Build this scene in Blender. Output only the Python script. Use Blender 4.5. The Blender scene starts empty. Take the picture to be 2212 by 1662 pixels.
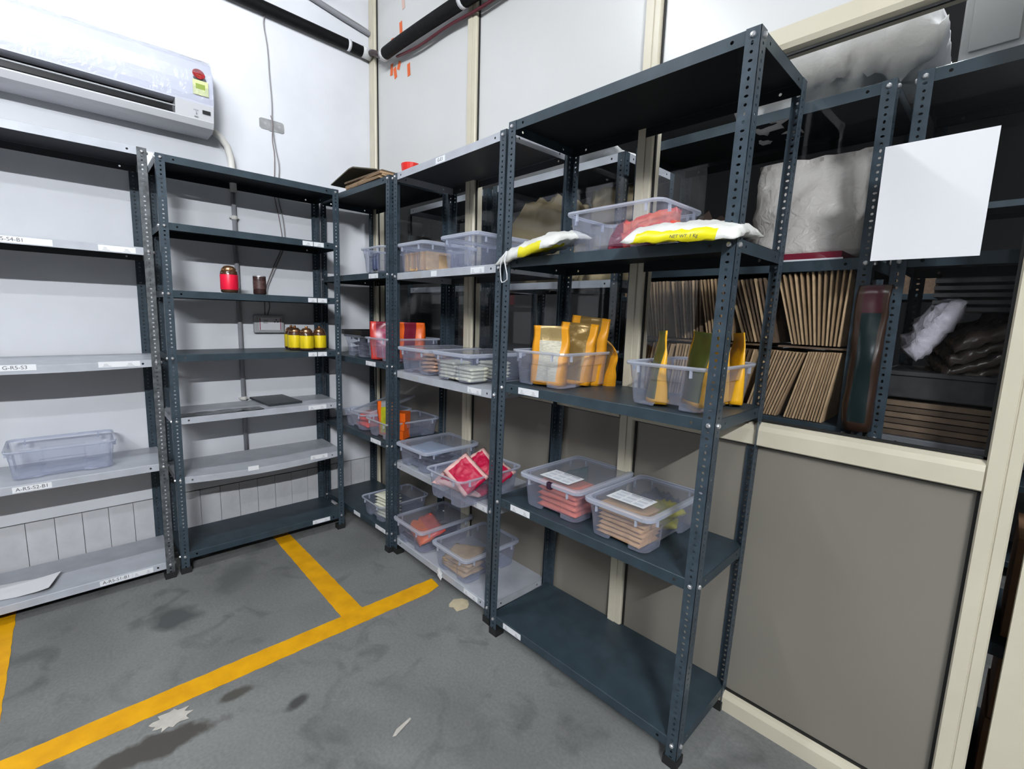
import bpy, bmesh, math, random
from mathutils import Vector, Matrix, noise
sc = bpy.context.scene
PI = math.pi
R = math.radians
random.seed(7)

# ------------------------------------------------------------------ camera, world, exposure
cam = bpy.data.cameras.new('camera'); co = bpy.data.objects.new('camera', cam); sc.collection.objects.link(co)
cam.sensor_width = 36; cam.lens = 1017.8 / 2212 * 36; cam.clip_start = 0.05
cf = Vector((-0.71797, 0.68119, -0.14315)); cr = Vector((0.68480, 0.72811, 0.03015)); cu = Vector((-0.12476, 0.07639, 0.98924))
co.matrix_world = Matrix(((cr.x, cu.x, -cf.x, 3.271), (cr.y, cu.y, -cf.y, -1.718), (cr.z, cu.z, -cf.z, 1.4375), (0, 0, 0, 1)))
sc.camera = co
w = bpy.data.worlds.new('world'); sc.world = w; w.use_nodes = True
w.node_tree.nodes['Background'].inputs[0].default_value = (0.75, 0.85, 1, 1)
w.node_tree.nodes['Background'].inputs[1].default_value = 0.15
sc.view_settings.view_transform = 'Standard'; sc.view_settings.look = 'None'
sc.view_settings.exposure = 0.0; sc.view_settings.gamma = 1.0; sc.view_settings.use_curve_mapping = False
sc.cycles.transparent_max_bounces = 32
sc.cycles.max_bounces = 10
sc.cycles.diffuse_bounces = 1
TUBE_A, TUBE_B, TUBE_C, TUBE_FILL = 200.0, 1650.0, 330.0, 330.0

# ------------------------------------------------------------------ materials
MATS = {}
def mat(name, col, rough=0.5, metal=0.0, noise_amt=0.0, noise_scale=20.0, bump=0.0, bump_scale=60.0, spec=0.5, coat=0.0, emit=None, estr=0.0, stretch=None, coords='Object'):
    if name in MATS: return MATS[name]
    m = bpy.data.materials.new(name); m.use_nodes = True; nt = m.node_tree; b = nt.nodes['Principled BSDF']
    b.inputs['Base Color'].default_value = (*col, 1); b.inputs['Roughness'].default_value = rough; b.inputs['Metallic'].default_value = metal
    b.inputs['Specular IOR Level'].default_value = spec; b.inputs['Coat Weight'].default_value = coat
    if emit: b.inputs['Emission Color'].default_value = (*emit, 1); b.inputs['Emission Strength'].default_value = estr
    if noise_amt or bump:
        tc = nt.nodes.new('ShaderNodeTexCoord'); src = tc.outputs[coords]
        if stretch:
            mp = nt.nodes.new('ShaderNodeMapping'); mp.inputs['Scale'].default_value = stretch; nt.links.new(src, mp.inputs[0]); src = mp.outputs[0]
    if noise_amt:
        n = nt.nodes.new('ShaderNodeTexNoise'); n.inputs['Scale'].default_value = noise_scale; n.inputs['Detail'].default_value = 5
        nt.links.new(src, n.inputs['Vector'])
        r = nt.nodes.new('ShaderNodeValToRGB'); r.color_ramp.elements[0].position = .3; r.color_ramp.elements[1].position = .7
        r.color_ramp.elements[0].color = tuple(c * (1 - noise_amt) for c in col) + (1,)
        r.color_ramp.elements[1].color = tuple(min(1, c * (1 + noise_amt * .6)) for c in col) + (1,)
        nt.links.new(n.outputs['Fac'], r.inputs[0]); nt.links.new(r.outputs[0], b.inputs['Base Color'])
    if bump:
        n2 = nt.nodes.new('ShaderNodeTexNoise'); n2.inputs['Scale'].default_value = bump_scale; n2.inputs['Detail'].default_value = 4
        nt.links.new(src, n2.inputs['Vector']); bp = nt.nodes.new('ShaderNodeBump'); bp.inputs['Strength'].default_value = bump; bp.inputs['Distance'].default_value = .01
        nt.links.new(n2.outputs['Fac'], bp.inputs['Height']); nt.links.new(bp.outputs[0], b.inputs['Normal'])
    MATS[name] = m; return m
def clear(name, tint, body=(.8, .82, .9), amt=.2, rough=.12, gloss=.5, bump=0.0, bump_scale=8.0, edge=.5):
    """clear plastic or glass: light passes, a part scatters, the surface shines more at grazing angles"""
    if name in MATS: return MATS[name]
    m = bpy.data.materials.new(name); m.use_nodes = True; nt = m.node_tree; nt.nodes.clear()
    out = nt.nodes.new('ShaderNodeOutputMaterial'); t = nt.nodes.new('ShaderNodeBsdfTransparent'); t.inputs[0].default_value = (*tint, 1)
    d = nt.nodes.new('ShaderNodeBsdfDiffuse'); d.inputs[0].default_value = (*body, 1)
    tl = nt.nodes.new('ShaderNodeBsdfTranslucent'); tl.inputs[0].default_value = (*body, 1)
    dm = nt.nodes.new('ShaderNodeMixShader'); dm.inputs[0].default_value = .4; nt.links.new(d.outputs[0], dm.inputs[1]); nt.links.new(tl.outputs[0], dm.inputs[2])
    lw = nt.nodes.new('ShaderNodeLayerWeight'); lw.inputs[0].default_value = .35
    ma = nt.nodes.new('ShaderNodeMath'); ma.operation = 'MULTIPLY_ADD'; ma.inputs[1].default_value = edge; ma.inputs[2].default_value = amt; ma.use_clamp = True
    nt.links.new(lw.outputs['Facing'], ma.inputs[0])
    m1 = nt.nodes.new('ShaderNodeMixShader'); nt.links.new(ma.outputs[0], m1.inputs[0]); nt.links.new(t.outputs[0], m1.inputs[1]); nt.links.new(dm.outputs[0], m1.inputs[2])
    g = nt.nodes.new('ShaderNodeBsdfGlossy'); g.inputs['Roughness'].default_value = rough
    fr = nt.nodes.new('ShaderNodeFresnel'); fr.inputs[0].default_value = 1.48
    ge = nt.nodes.new('ShaderNodeNewGeometry'); io = nt.nodes.new('ShaderNodeMapRange'); io.inputs[3].default_value = 1.48; io.inputs[4].default_value = 1 / 1.48
    nt.links.new(ge.outputs['Backfacing'], io.inputs[0]); nt.links.new(io.outputs[0], fr.inputs[0])
    mm = nt.nodes.new('ShaderNodeMath'); mm.operation = 'MULTIPLY'; mm.inputs[1].default_value = gloss; nt.links.new(fr.outputs[0], mm.inputs[0])
    m2 = nt.nodes.new('ShaderNodeMixShader'); nt.links.new(mm.outputs[0], m2.inputs[0]); nt.links.new(m1.outputs[0], m2.inputs[1]); nt.links.new(g.outputs[0], m2.inputs[2])
    if bump:
        tc = nt.nodes.new('ShaderNodeTexCoord'); n2 = nt.nodes.new('ShaderNodeTexNoise'); n2.inputs['Scale'].default_value = bump_scale; n2.inputs['Detail'].default_value = 3; n2.inputs['Distortion'].default_value = 1.5
        nt.links.new(tc.outputs['Object'], n2.inputs['Vector']); bp = nt.nodes.new('ShaderNodeBump'); bp.inputs['Strength'].default_value = bump; bp.inputs['Distance'].default_value = .02
        nt.links.new(n2.outputs['Fac'], bp.inputs['Height']); nt.links.new(bp.outputs[0], g.inputs['Normal']); nt.links.new(bp.outputs[0], d.inputs['Normal'])
    nt.links.new(m2.outputs[0], out.inputs[0]); MATS[name] = m; return m

PLASTER = mat('plaster_white', (.80, .81, .86), .6, noise_amt=.06, noise_scale=3, bump=.15, bump_scale=12)
TILE = mat('tile_painted', (.66, .66, .69), .55, noise_amt=.12, noise_scale=9, bump=.2, bump_scale=25)
JOINT = mat('joint_dark', (.16, .16, .16), .9)
CREAM = mat('frame_cream', (.70, .64, .50), .35, noise_amt=.05, noise_scale=6)
PANEL = mat('panel_taupe', (.255, .23, .195), .28, noise_amt=.03, noise_scale=2)
PANELU = mat('panel_white', (.72, .72, .71), .3, noise_amt=.03, noise_scale=2)
GASKET = mat('gasket_black', (.01, .01, .01), .5)
DARK = mat('rack_paint_dark', (.036, .055, .070), .42, noise_amt=.22, noise_scale=14, spec=.3)
DARKP = mat('rack_post_dark', (.045, .066, .086), .36, noise_amt=.3, noise_scale=30, spec=.4)
WORN = mat('rack_post_worn', (.09, .10, .108), .5, noise_amt=.6, noise_scale=45)
LIGHT = mat('rack_paint_light', (.46, .48, .53), .38, noise_amt=.1, noise_scale=12)
UNDER_SHADE = mat('rack_underside_shade', (.014, .017, .020), .5, spec=.12)  # shade beneath the shelves put into the colour of their undersides
CHROME = mat('bolt_steel', (.72, .72, .74), .3, metal=.85)
FOOT = mat('foot_black', (.012, .012, .012), .6)
STICK = mat('sticker_white', (.86, .87, .9), .45)
INK = mat('ink_dark', (.08, .08, .09), .6)
INKG = mat('ink_grey', (.35, .35, .38), .6)
BLACKPIPE = mat('pipe_foam_black', (.006, .006, .007), .6, noise_amt=.3, noise_scale=40, bump=.3, bump_scale=50, spec=.15)
GREYPIPE = mat('pipe_grey', (.30, .30, .33), .4)
CREAMPIPE = mat('pipe_cream', (.72, .70, .66), .5)
WIRE = mat('wire_brown', (.18, .13, .13), .5)
WIREG = mat('wire_grey', (.30, .29, .30), .5)
WHITE = mat('plastic_white', (.82, .82, .86), .25, coat=.3)
ACWHITE = mat('casing_white', (.66, .67, .76), .3)
GREYPL = mat('plastic_grey', (.45, .46, .48), .4)
BLACK = mat('plastic_black', (.012, .012, .014), .35)
STEEL = mat('plate_steel', (.55, .56, .57), .35, metal=.7, noise_amt=.2, noise_scale=20)
RED = mat('plastic_red', (.75, .03, .02), .3)
ORANGE = mat('tape_orange', (.85, .16, .04), .5)
CARD = mat('cardboard', (.46, .30, .17), .8, noise_amt=.25, noise_scale=12)
CARDD = mat('cardboard_edge', (.17, .11, .07), .85, noise_amt=.3, noise_scale=60)
CARDL = mat('cardboard_light', (.60, .41, .24), .8, noise_amt=.2, noise_scale=30)
KRAFT = mat('kraft_paper', (.50, .40, .24), .6, noise_amt=.15, noise_scale=6, bump=.4, bump_scale=10)
BIN = clear('bin_clear_plastic', (.94, .95, .98), (.68, .73, .95), amt=.13, rough=.15, gloss=1.0, edge=.32)
BINRIM = clear('bin_rim_plastic', (.80, .83, .90), (.84, .88, 1.0), amt=.50, rough=.2, gloss=.6, edge=.3)
LID = clear('lid_clear_plastic', (.88, .89, .92), (.60, .62, .68), amt=.16, rough=.22, gloss=.8, bump=.06, edge=.35)
GLASS = clear('window_glass', (.975, .98, .98), (.5, .5, .5), amt=.0, rough=.01, gloss=.6, edge=0)
FILM = clear('plastic_film', (.93, .94, .97), (.8, .82, .9), amt=.10, rough=.14, gloss=1.2, bump=1.0, bump_scale=16, edge=.15)
WRAP = clear('bubble_wrap', (.75, .73, .72), (.98, .92, .88), amt=.95, rough=.2, gloss=.6, bump=.5, bump_scale=25, edge=.2)

def floor_mat():
    m = bpy.data.materials.new('concrete_floor'); m.use_nodes = True; nt = m.node_tree; b = nt.nodes['Principled BSDF']; N = nt.nodes.new; L = nt.links.new
    tc = N('ShaderNodeTexCoord'); P = tc.outputs['Object']
    def nz(s, d=6, dist=0):
        n = N('ShaderNodeTexNoise'); n.inputs['Scale'].default_value = s; n.inputs['Detail'].default_value = d; n.inputs['Distortion'].default_value = dist; L(P, n.inputs['Vector']); return n.outputs['Fac']
    def ramp(x, a, bb, ca, cb):
        r = N('ShaderNodeValToRGB'); r.color_ramp.elements[0].position = a; r.color_ramp.elements[1].position = bb
        r.color_ramp.elements[0].color = (*ca, 1); r.color_ramp.elements[1].color = (*cb, 1); L(x, r.inputs[0]); return r.outputs[0]
    def mul(a, bb, f=1.0):
        x = N('ShaderNodeMix'); x.data_type = 'RGBA'; x.blend_type = 'MULTIPLY'; x.inputs[0].default_value = f; L(a, x.inputs[6]); L(bb, x.inputs[7]); return x.outputs[2]
    base = ramp(nz(1.6, 8, .6), .35, .68, (.180, .183, .180), (.250, .254, .248))
    c = mul(base, ramp(nz(5, 8, 1.2), .3, .46, (.68, .69, .68), (1, 1, 1)))
    c = mul(c, ramp(nz(90, 3), .3, .7, (.88, .88, .88), (1.08, 1.08, 1.08)))
    # dirt stain with a shape of its own on the slab
    def blob(cx, cy, sx, sy, rot, lo, hi, col):
        nonlocal c
        mp = N('ShaderNodeMapping'); mp.vector_type = 'TEXTURE'; mp.inputs['Location'].default_value = (cx, cy, 0); mp.inputs['Rotation'].default_value = (0, 0, rot); mp.inputs['Scale'].default_value = (sx, sy, 1)
        L(P, mp.inputs[0]); ln = N('ShaderNodeVectorMath'); ln.operation = 'LENGTH'; L(mp.outputs[0], ln.inputs[0])
        ad = N('ShaderNodeMath'); ad.operation = 'MULTIPLY_ADD'; ad.inputs[1].default_value = 1.4; L(nz(11, 7), ad.inputs[0]); L(ln.outputs['Value'], ad.inputs[2])
        r = N('ShaderNodeMapRange'); r.inputs[1].default_value = lo; r.inputs[2].default_value = hi; r.inputs[3].default_value = 1; r.inputs[4].default_value = 0; L(ad.outputs[0], r.inputs[0])
        x = N('ShaderNodeMix'); x.data_type = 'RGBA'; L(r.outputs[0], x.inputs[0]); L(c, x.inputs[6]); x.inputs[7].default_value = (*col, 1); c = x.outputs[2]
    blob(1.50, -1.62, .055, .21, R(-6), 1.45, 1.75, (.085, .078, .07))
    blob(1.43, -1.36, .03, .07, 0, 1.4, 1.8, (.09, .085, .075))
    blob(1.62, -1.20, .03, .05, .4, 1.3, 1.8, (.07, .07, .07))
    blob(.75, -1.45, .12, .09, .4, 1.3, 1.9, (.10, .105, .105))
    blob(.55, -1.15, .10, .16, 1.0, 1.2, 1.9, (.13, .135, .13))
    L(c, b.inputs['Base Color']); b.inputs['Roughness'].default_value = .62; b.inputs['Specular IOR Level'].default_value = .35
    bp = N('ShaderNodeBump'); bp.inputs['Strength'].default_value = .12; bp.inputs['Distance'].default_value = .01; L(nz(45, 6), bp.inputs['Height']); L(bp.outputs[0], b.inputs['Normal'])
    return m
FLOOR = floor_mat()
YELLOW = mat('line_paint_yellow', (.98, .45, .004), .5, noise_amt=.18, noise_scale=12)

# ------------------------------------------------------------------ mesh helpers
def link(o, parent=None):
    sc.collection.objects.link(o)
    if parent: o.parent = parent
    return o
def mesh_from(name, verts, faces, mats, midx=None, smooth=False):
    me = bpy.data.meshes.new(name); me.from_pydata([tuple(v) for v in verts], [], faces)
    for m in (mats if isinstance(mats, (list, tuple)) else [mats]): me.materials.append(m)
    if midx: me.polygons.foreach_set('material_index', midx)
    if smooth: me.polygons.foreach_set('use_smooth', [True] * len(me.polygons))
    me.update(); return me
class G:
    """collects faces of one mesh"""
    def __init__(s): s.v = []; s.f = []; s.m = []
    def quad(s, a, b, c, d, m=0):
        n = len(s.v); s.v += [a, b, c, d]; s.f.append((n, n + 1, n + 2, n + 3)); s.m.append(m)
    def box(s, x0, x1, y0, y1, z0, z1, m=0, M=None):
        n = len(s.v); P = [Vector(p) for p in ((x0, y0, z0), (x1, y0, z0), (x1, y1, z0), (x0, y1, z0), (x0, y0, z1), (x1, y0, z1), (x1, y1, z1), (x0, y1, z1))]
        if M is not None: P = [M @ p for p in P]
        s.v += P
        for q in ((3, 2, 1, 0), (4, 5, 6, 7), (0, 1, 5, 4), (1, 2, 6, 5), (2, 3, 7, 6), (3, 0, 4, 7)):
            s.f.append(tuple(n + i for i in q)); s.m.append(m)
        return s
    def prism(s, prof, y0, y1, axis='y', m=0):
        """profile of (a, b) points run along an axis; axis y: a=x b=z; axis x: a=y b=z; axis z: a=x b=y"""
        f = {'y': lambda a, b, t: (a, t, b), 'x': lambda a, b, t: (t, a, b), 'z': lambda a, b, t: (a, b, t)}[axis]
        n = len(s.v); k = len(prof)
        s.v += [Vector(f(a, b, y0)) for a, b in prof] + [Vector(f(a, b, y1)) for a, b in prof]
        for i in range(k):
            j = (i + 1) % k; s.f.append((n + i, n + j, n + k + j, n + k + i)); s.m.append(m)
        s.f.append(tuple(n + i for i in reversed(range(k)))); s.m.append(m); s.f.append(tuple(n + k + i for i in range(k))); s.m.append(m)
        return s
    def lathe(s, prof, seg=24, m=0, c=(0, 0, 0)):
        n = len(s.v)
        for r, z in prof:
            for i in range(seg):
                a = 2 * PI * i / seg; s.v.append(Vector((c[0] + r * math.cos(a), c[1] + r * math.sin(a), c[2] + z)))
        for k in range(len(prof) - 1):
            for i in range(seg):
                j = (i + 1) % seg; s.f.append((n + k * seg + i, n + k * seg + j, n + (k + 1) * seg + j, n + (k + 1) * seg + i)); s.m.append(m)
        return s
    def tube(s, pts, r, seg=8, m=0, caps=True):
        pts = [Vector(p) for p in pts]; n = len(s.v); up = Vector((0, 0, 1))
        prev = None
        for i, p in enumerate(pts):
            t = (pts[min(i + 1, len(pts) - 1)] - pts[max(i - 1, 0)]).normalized()
            if prev is None:
                a = t.cross(up) if abs(t.dot(up)) < .95 else t.cross(Vector((1, 0, 0)))
            else: a = prev - t * prev.dot(t)
            a.normalize(); b = t.cross(a); prev = a
            for k in range(seg):
                an = 2 * PI * k / seg; s.v.append(p + (a * math.cos(an) + b * math.sin(an)) * r)
        for i in range(len(pts) - 1):
            for k in range(seg):
                j = (k + 1) % seg; s.f.append((n + i * seg + k, n + i * seg + j, n + (i + 1) * seg + j, n + (i + 1) * seg + k)); s.m.append(m)
        if caps:
            s.f.append(tuple(n + k for k in reversed(range(seg)))); s.m.append(m); e = n + (len(pts) - 1) * seg
            s.f.append(tuple(e + k for k in range(seg))); s.m.append(m)
        return s
    def mesh(s, name, mats, smooth=False, weld=False):
        me = mesh_from(name, s.v, s.f, mats, s.m, smooth)
        bm = bmesh.new(); bm.from_mesh(me)
        if weld: bmesh.ops.remove_doubles(bm, verts=bm.verts, dist=1e-5)
        bmesh.ops.recalc_face_normals(bm, faces=bm.faces) if not getattr(s, 'open', False) else None
        bm.to_mesh(me); bm.free(); return me
    def obj(s, name, mats, parent=None, smooth=False, bevel=0, weld=False, **kw):
        o = bpy.data.objects.new(name, s.mesh(name, mats, smooth, weld)); link(o, parent)
        if bevel:
            b = o.modifiers.new('bevel', 'BEVEL'); b.width = bevel; b.segments = 2; b.limit_method = 'ANGLE'; b.angle_limit = R(40)
        for k, v in kw.items(): o[k] = v
        return o
def empty(name, loc=(0, 0, 0), rz=0, **kw):
    o = bpy.data.objects.new(name, None); o.empty_display_size = .05; link(o); o.location = loc; o.rotation_euler = (0, 0, rz)
    for k, v in kw.items(): o[k] = v
    return o
def place(me, name, parent=None, loc=(0, 0, 0), rot=(0, 0, 0), scale=None, **kw):
    o = bpy.data.objects.new(name, me); link(o, parent); o.location = loc; o.rotation_euler = rot
    if scale: o.scale = scale
    for k, v in kw.items(): o[k] = v
    return o
def tag(o, label, cat, group=None):
    o['label'] = label; o['category'] = cat
    if group: o['group'] = group
    return o
def text_mesh(body, size, thick=.0004):
    cu_ = bpy.data.curves.new('t', 'FONT'); cu_.body = body; cu_.size = size; cu_.extrude = thick; cu_.align_x = 'CENTER'; cu_.align_y = 'CENTER'
    o = bpy.data.objects.new('t', cu_); link(o); bpy.context.view_layer.update()
    me = bpy.data.meshes.new_from_object(o.evaluated_get(bpy.context.evaluated_depsgraph_get())); bpy.data.objects.remove(o)
    v = [x.co.copy() for x in me.vertices]; f = [tuple(p.vertices) for p in me.polygons]; bpy.data.meshes.remove(me); return v, f
def add_text(g, body, size, M, m=1):
    v, f = text_mesh(body, size); n = len(g.v); g.v += [M @ x for x in v]
    for q in f: g.f.append(tuple(n + i for i in q)); g.m.append(m)

# ------------------------------------------------------------------ room shell
def S(o): o['kind'] = 'structure'; return o
XL = -.06
S(G().box(-.3, 7.6, -5.2, 5.2, -.1, 0).obj('floor', FLOOR))
S(G().box(-.3, 7.6, -5.2, 5.2, 3.8, 3.9).obj('ceiling', mat('ceiling_grey', (.30, .30, .31), .8)))
wl = S(G().box(-.3, XL, -5.2, 0, .322, 3.8).obj('wall_left', PLASTER))
G().box(-.3, XL - .012, -5.2, 0, 0, .3215).obj('mortar_bed', JOINT, wl)
tile_me = [G().box(0, .012 + random.uniform(0, .0015), .0012, .1068, .002, .3165).mesh('wall_tile', TILE) for _ in range(4)]
for i in range(46):
    place(random.choice(tile_me), 'tile', wl, (XL - .012, -.001 - .108 * (i + 1), 0), (0, random.uniform(-.003, .003), 0))
S(G().box(-.3, XL, 0, 5.2, 0, 3.8).obj('wall_store', mat('store_wall_grey', (.03, .03, .032), .85)))
S(G().box(XL, 7.6, 5.0, 5.2, 0, 3.8).obj('wall_back', mat('store_wall_grey', (.03, .03, .032), .85)))
S(G().box(-.3, 7.6, -5.4, -5.2, 0, 3.8).obj('wall_front', mat('hall_grey', (.05, .05, .055), .85)))
S(G().box(7.6, 7.8, -5.4, 5.2, 0, 3.8).obj('wall_far', mat('hall_grey', (.05, .05, .055), .85)))

# partition on the plane y = 0
wr = S(empty('wall_right'))
ZB0, ZB1, ZL0, ZL1, ZT0, ZT1 = 0, .072, 1.026, 1.108, 2.274, 2.345
def profile(name, x0, x1, z0, z1, groove=True):
    g = G(); d = .032
    if groove:
        xm = x0 + (x1 - x0) * .58
        g.prism([(x0, -d + .006), (x0 + .004, -d), (xm - .002, -d), (xm - .001, -d + .004), (xm + .001, -d + .004), (xm + .003, -d + .002), (x1 - .004, -d + .002), (x1, -d + .008), (x1, d), (x0, d)], z0, z1, 'z')
    else: g.box(x0, x1, -d, d, z0, z1)
    return g.obj(name, CREAM, wr)
COL = [(XL, .020), (1.065, 1.138), (2.163, 2.230), (3.262, 3.325)]
for x0, x1 in COL: profile('mullion', x0, x1, 0, 3.8)
for i in range(3):
    x0, x1 = COL[i][1], COL[i + 1][0]
    G().prism([(-.034, ZB0), (-.034, ZB1 - .02), (-.026, ZB1 - .004), (-.012, ZB1), (.03, ZB1), (.03, ZB0)], x0, x1, 'x').obj('bottom_rail', CREAM, wr)
    G().prism([(-.036, ZL0 + .004), (-.036, ZL1 - .028), (-.030, ZL1 - .012), (-.008, ZL1), (.03, ZL1), (.03, ZL0), (-.030, ZL0)], x0, x1, 'x').obj('transom', CREAM, wr)
    G().prism([(-.036, ZT0 + .022), (-.036, ZT1), (.03, ZT1), (.03, ZT0), (-.008, ZT0), (-.028, ZT0 + .008)], x0, x1, 'x').obj('transom', CREAM, wr)
    def gask(z0, z1, par, name='gasket'):
        g = G(); t = .007
        for a in ((x0, x0 + t, z0, z1), (x1 - t, x1, z0, z1), (x0, x1, z0, z0 + t), (x0, x1, z1 - t, z1)): g.box(a[0], a[1], -.014, -.005, a[2], a[3])
        return g.obj(name, GASKET, par)
    lo = G().box(x0, x1, -.006, .006, ZB1, ZL0).obj('lower_panel', PANEL, wr); gask(ZB1, ZL0, lo)
    up = G().box(x0, x1, -.006, .006, ZT1, 3.8).obj('upper_panel', PANELU, wr); gask(ZT1, 3.8, up)
    wd = S(empty('window_%d' % (i + 1)))
    G().box(x0, x1, -.0025, .0025, ZL1, ZT0).obj('pane', GLASS, wd); gask(ZL1, ZT0, wd)
G().box(4.3, 7.6, -.03, .03, 0, 3.8).obj('end_panel', PANEL, wr)
G().box(3.325, 4.3, -.03, .03, 2.30, 3.8).obj('head_panel', PANELU, wr)
# door leaf just ajar
dr = S(empty('door_1', (3.356, 0, 0)))
g = G(); g.box(0, .085, -.025, .02, .01, 2.27); g.box(.83, .915, -.025, .02, .01, 2.27); g.box(.085, .83, -.025, .02, .01, .1); g.box(.085, .83, -.025, .02, 1.0, 1.09); g.box(.085, .83, -.025, .02, 2.19, 2.27)
g.obj('leaf_frame', CREAM, dr)
G().box(.085, .83, -.006, .006, .1, 1.0).obj('lower_panel', PANEL, dr)
G().box(.085, .83, -.003, .003, 1.09, 2.19).obj('pane', GLASS, dr)
g = G(); g.box(.085, .092, -.016, -.006, .1, 1.0); g.box(.823, .83, -.016, -.006, .1, 1.0); g.box(.085, .83, -.016, -.006, .993, 1.0); g.box(.085, .83, -.016, -.006, .1, .107); g.obj('gasket', GASKET, dr)

# painted floor lines
def line(poly, name='floor_line'):
    n = len(poly); me = bpy.data.meshes.new(name)
    pts = []
    # ragged edge: subdivide the outline
    for i in range(n):
        a, b = Vector(poly[i]), Vector(poly[(i + 1) % n]); k = max(1, int((b - a).length / .03))
        for j in range(k):
            p = a.lerp(b, j / k); q = noise.noise(Vector((p.x * 30, p.y * 30, 3))) * .004; pts.append((p.x + q, p.y - q))
    g = G(); g.v = [Vector((x, y, .0004)) for x, y in pts] + [Vector((x, y, .0016)) for x, y in pts]; k = len(pts)
    g.f = [tuple(range(k, 2 * k))] + [(i, (i + 1) % k, k + (i + 1) % k, k + i) for i in range(k)]; g.m = [0] * len(g.f)
    o = g.obj(name, YELLOW); return S(o)
line([(1.252, -3.6), (1.352, -3.6), (1.352, -.45), (1.330, -.37), (1.245, -.36), (1.248, -1.9)], 'trim_1')
line([(.0, -.855), (.0, -.765), (1.247, -.762), (1.247, -.868)], 'trim_2')
line([(.0, -2.09), (.0, -1.985), (1.25, -1.985), (1.25, -2.09)], 'trim_3')

# ------------------------------------------------------------------ tube lamps of the room, and one added fill lamp
def tube_lamp(x, y, z, label, strength, L=1.25, col=(.93, .97, 1)):
    r = empty('tube_lamp', (x, y, z)); tag(r, label, 'lamp')
    G().box(-.03, .03, -L / 2 - .02, L / 2 + .02, .028, .07).obj('housing', WHITE, r)
    for s in (-1, 1): G().box(-.018, .018, s * (L / 2 + .008) - .012, s * (L / 2 + .008) + .012, -.02, .03).obj('end_cap', WHITE, r)
    for s in (-1, 1): G().tube([(0, s * L * .35, .06), (0, s * L * .35, 3.8 - z)], .004, 6).obj('hanger', STEEL, r)
    m = bpy.data.materials.new('tube_glow'); m.use_nodes = True; b = m.node_tree.nodes['Principled BSDF']
    b.inputs['Base Color'].default_value = (0, 0, 0, 1); b.inputs['Emission Color'].default_value = (*col, 1); b.inputs['Emission Strength'].default_value = strength
    G().tube([(0, -L / 2, 0), (0, L / 2, 0)], .018, 10).obj('tube', m, r)
tube_lamp(1.45, -1.85, 3.45, 'long tube lamp hung over the floor in front of the two rack rows', TUBE_A)
tube_lamp(3.9, -4.3, 3.45, 'added unseen fill tube lamp over the aisle behind the first one', TUBE_FILL)  # added lamp, out of view: front fill for the racks and store goods
tube_lamp(5.7, -3.3, 3.45, 'tube lamp hung farthest from the white wall', TUBE_B)
tube_lamp(2.9, .95, 3.6, 'tube lamp over the store behind the glass', TUBE_C)

# ------------------------------------------------------------------ slotted angle racks
PITCH, FL = .02057, .038
def holed_strip(g, O, U, V, N, L, H, holes, th, mi=0, nseg=1, mi_in=None):
    """flat strip length L along U, height H along V with holes (u, v, ru, rv); thickness th along N"""
    O, U, V, N = map(Vector, (O, U, V, N)); mi_in = mi if mi_in is None else mi_in
    cuts = []; holes = sorted(holes)
    def P(u, v, w): return O + U * u + V * v + N * w
    def plain(a, b):
        if b - a < 1e-6: return
        k = max(1, round(nseg * (b - a) / L))
        for i in range(k):
            p, q = a + (b - a) * i / k, a + (b - a) * (i + 1) / k
            g.quad(P(p, 0, 0), P(q, 0, 0), P(q, H, 0), P(p, H, 0), mi); g.quad(P(p, 0, th), P(p, H, th), P(q, H, th), P(q, 0, th), mi_in)
    pos = 0
    for hu, hv, ru, rv in holes:
        c = min(PITCH / 2, .0103); a, b = hu - c, hu + c; plain(pos, a); pos = b
        out = [(a, 0), (hu, 0), (b, 0), (b, hv), (b, H), (hu, H), (a, H), (a, hv)]
        inn = [(hu - ru * .7, hv - rv * .7), (hu, hv - rv), (hu + ru * .7, hv - rv * .7), (hu + ru, hv), (hu + ru * .7, hv + rv * .7), (hu, hv + rv), (hu - ru * .7, hv + rv * .7), (hu - ru, hv)]
        for i in range(8):
            j = (i + 1) % 8
            g.quad(P(*out[i], 0), P(*out[j], 0), P(*inn[j], 0), P(*inn[i], 0), mi)
            g.quad(P(*out[i], th), P(*inn[i], th), P(*inn[j], th), P(*out[j], th), mi_in)
            g.quad(P(*inn[i], 0), P(*inn[j], 0), P(*inn[j], th), P(*inn[i], th), mi_in)
    plain(pos, L)
    g.quad(P(0, 0, 0), P(0, 0, th), P(L, 0, th), P(L, 0, 0), mi); g.quad(P(0, H, 0), P(L, H, 0), P(L, H, th), P(0, H, th), mi)
    g.quad(P(0, 0, 0), P(0, H, 0), P(0, H, th), P(0, 0, th), mi); g.quad(P(L, 0, 0), P(L, 0, th), P(L, H, th), P(L, H, 0), mi)
_post = {}
def post_mesh(H, m):
    k = (H, m.name)
    if k not in _post:
        g = G(); g.open = True; n = int((H - .02) / PITCH)
        sh = [(.0042, .0042), (.0056, .0036), (.0042, .0042), (.0036, .0058)]
        hs = [(.016 + PITCH * i, .0195, *sh[i % 4]) for i in range(n)]
        holed_strip(g, (0, 0, 0), (0, 0, 1), (1, 0, 0), (0, 1, 0), H, FL, hs, .0018)
        hs = [(.016 + PITCH * i, .0195, *sh[(i + 2) % 4]) for i in range(n)]
        holed_strip(g, (0, 0, 0), (0, 0, 1), (0, 1, 0), (1, 0, 0), H, FL, hs, .0018)
        _post[k] = g.mesh('angle_post', m)
    return _post[k]
_shelf = {}
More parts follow.
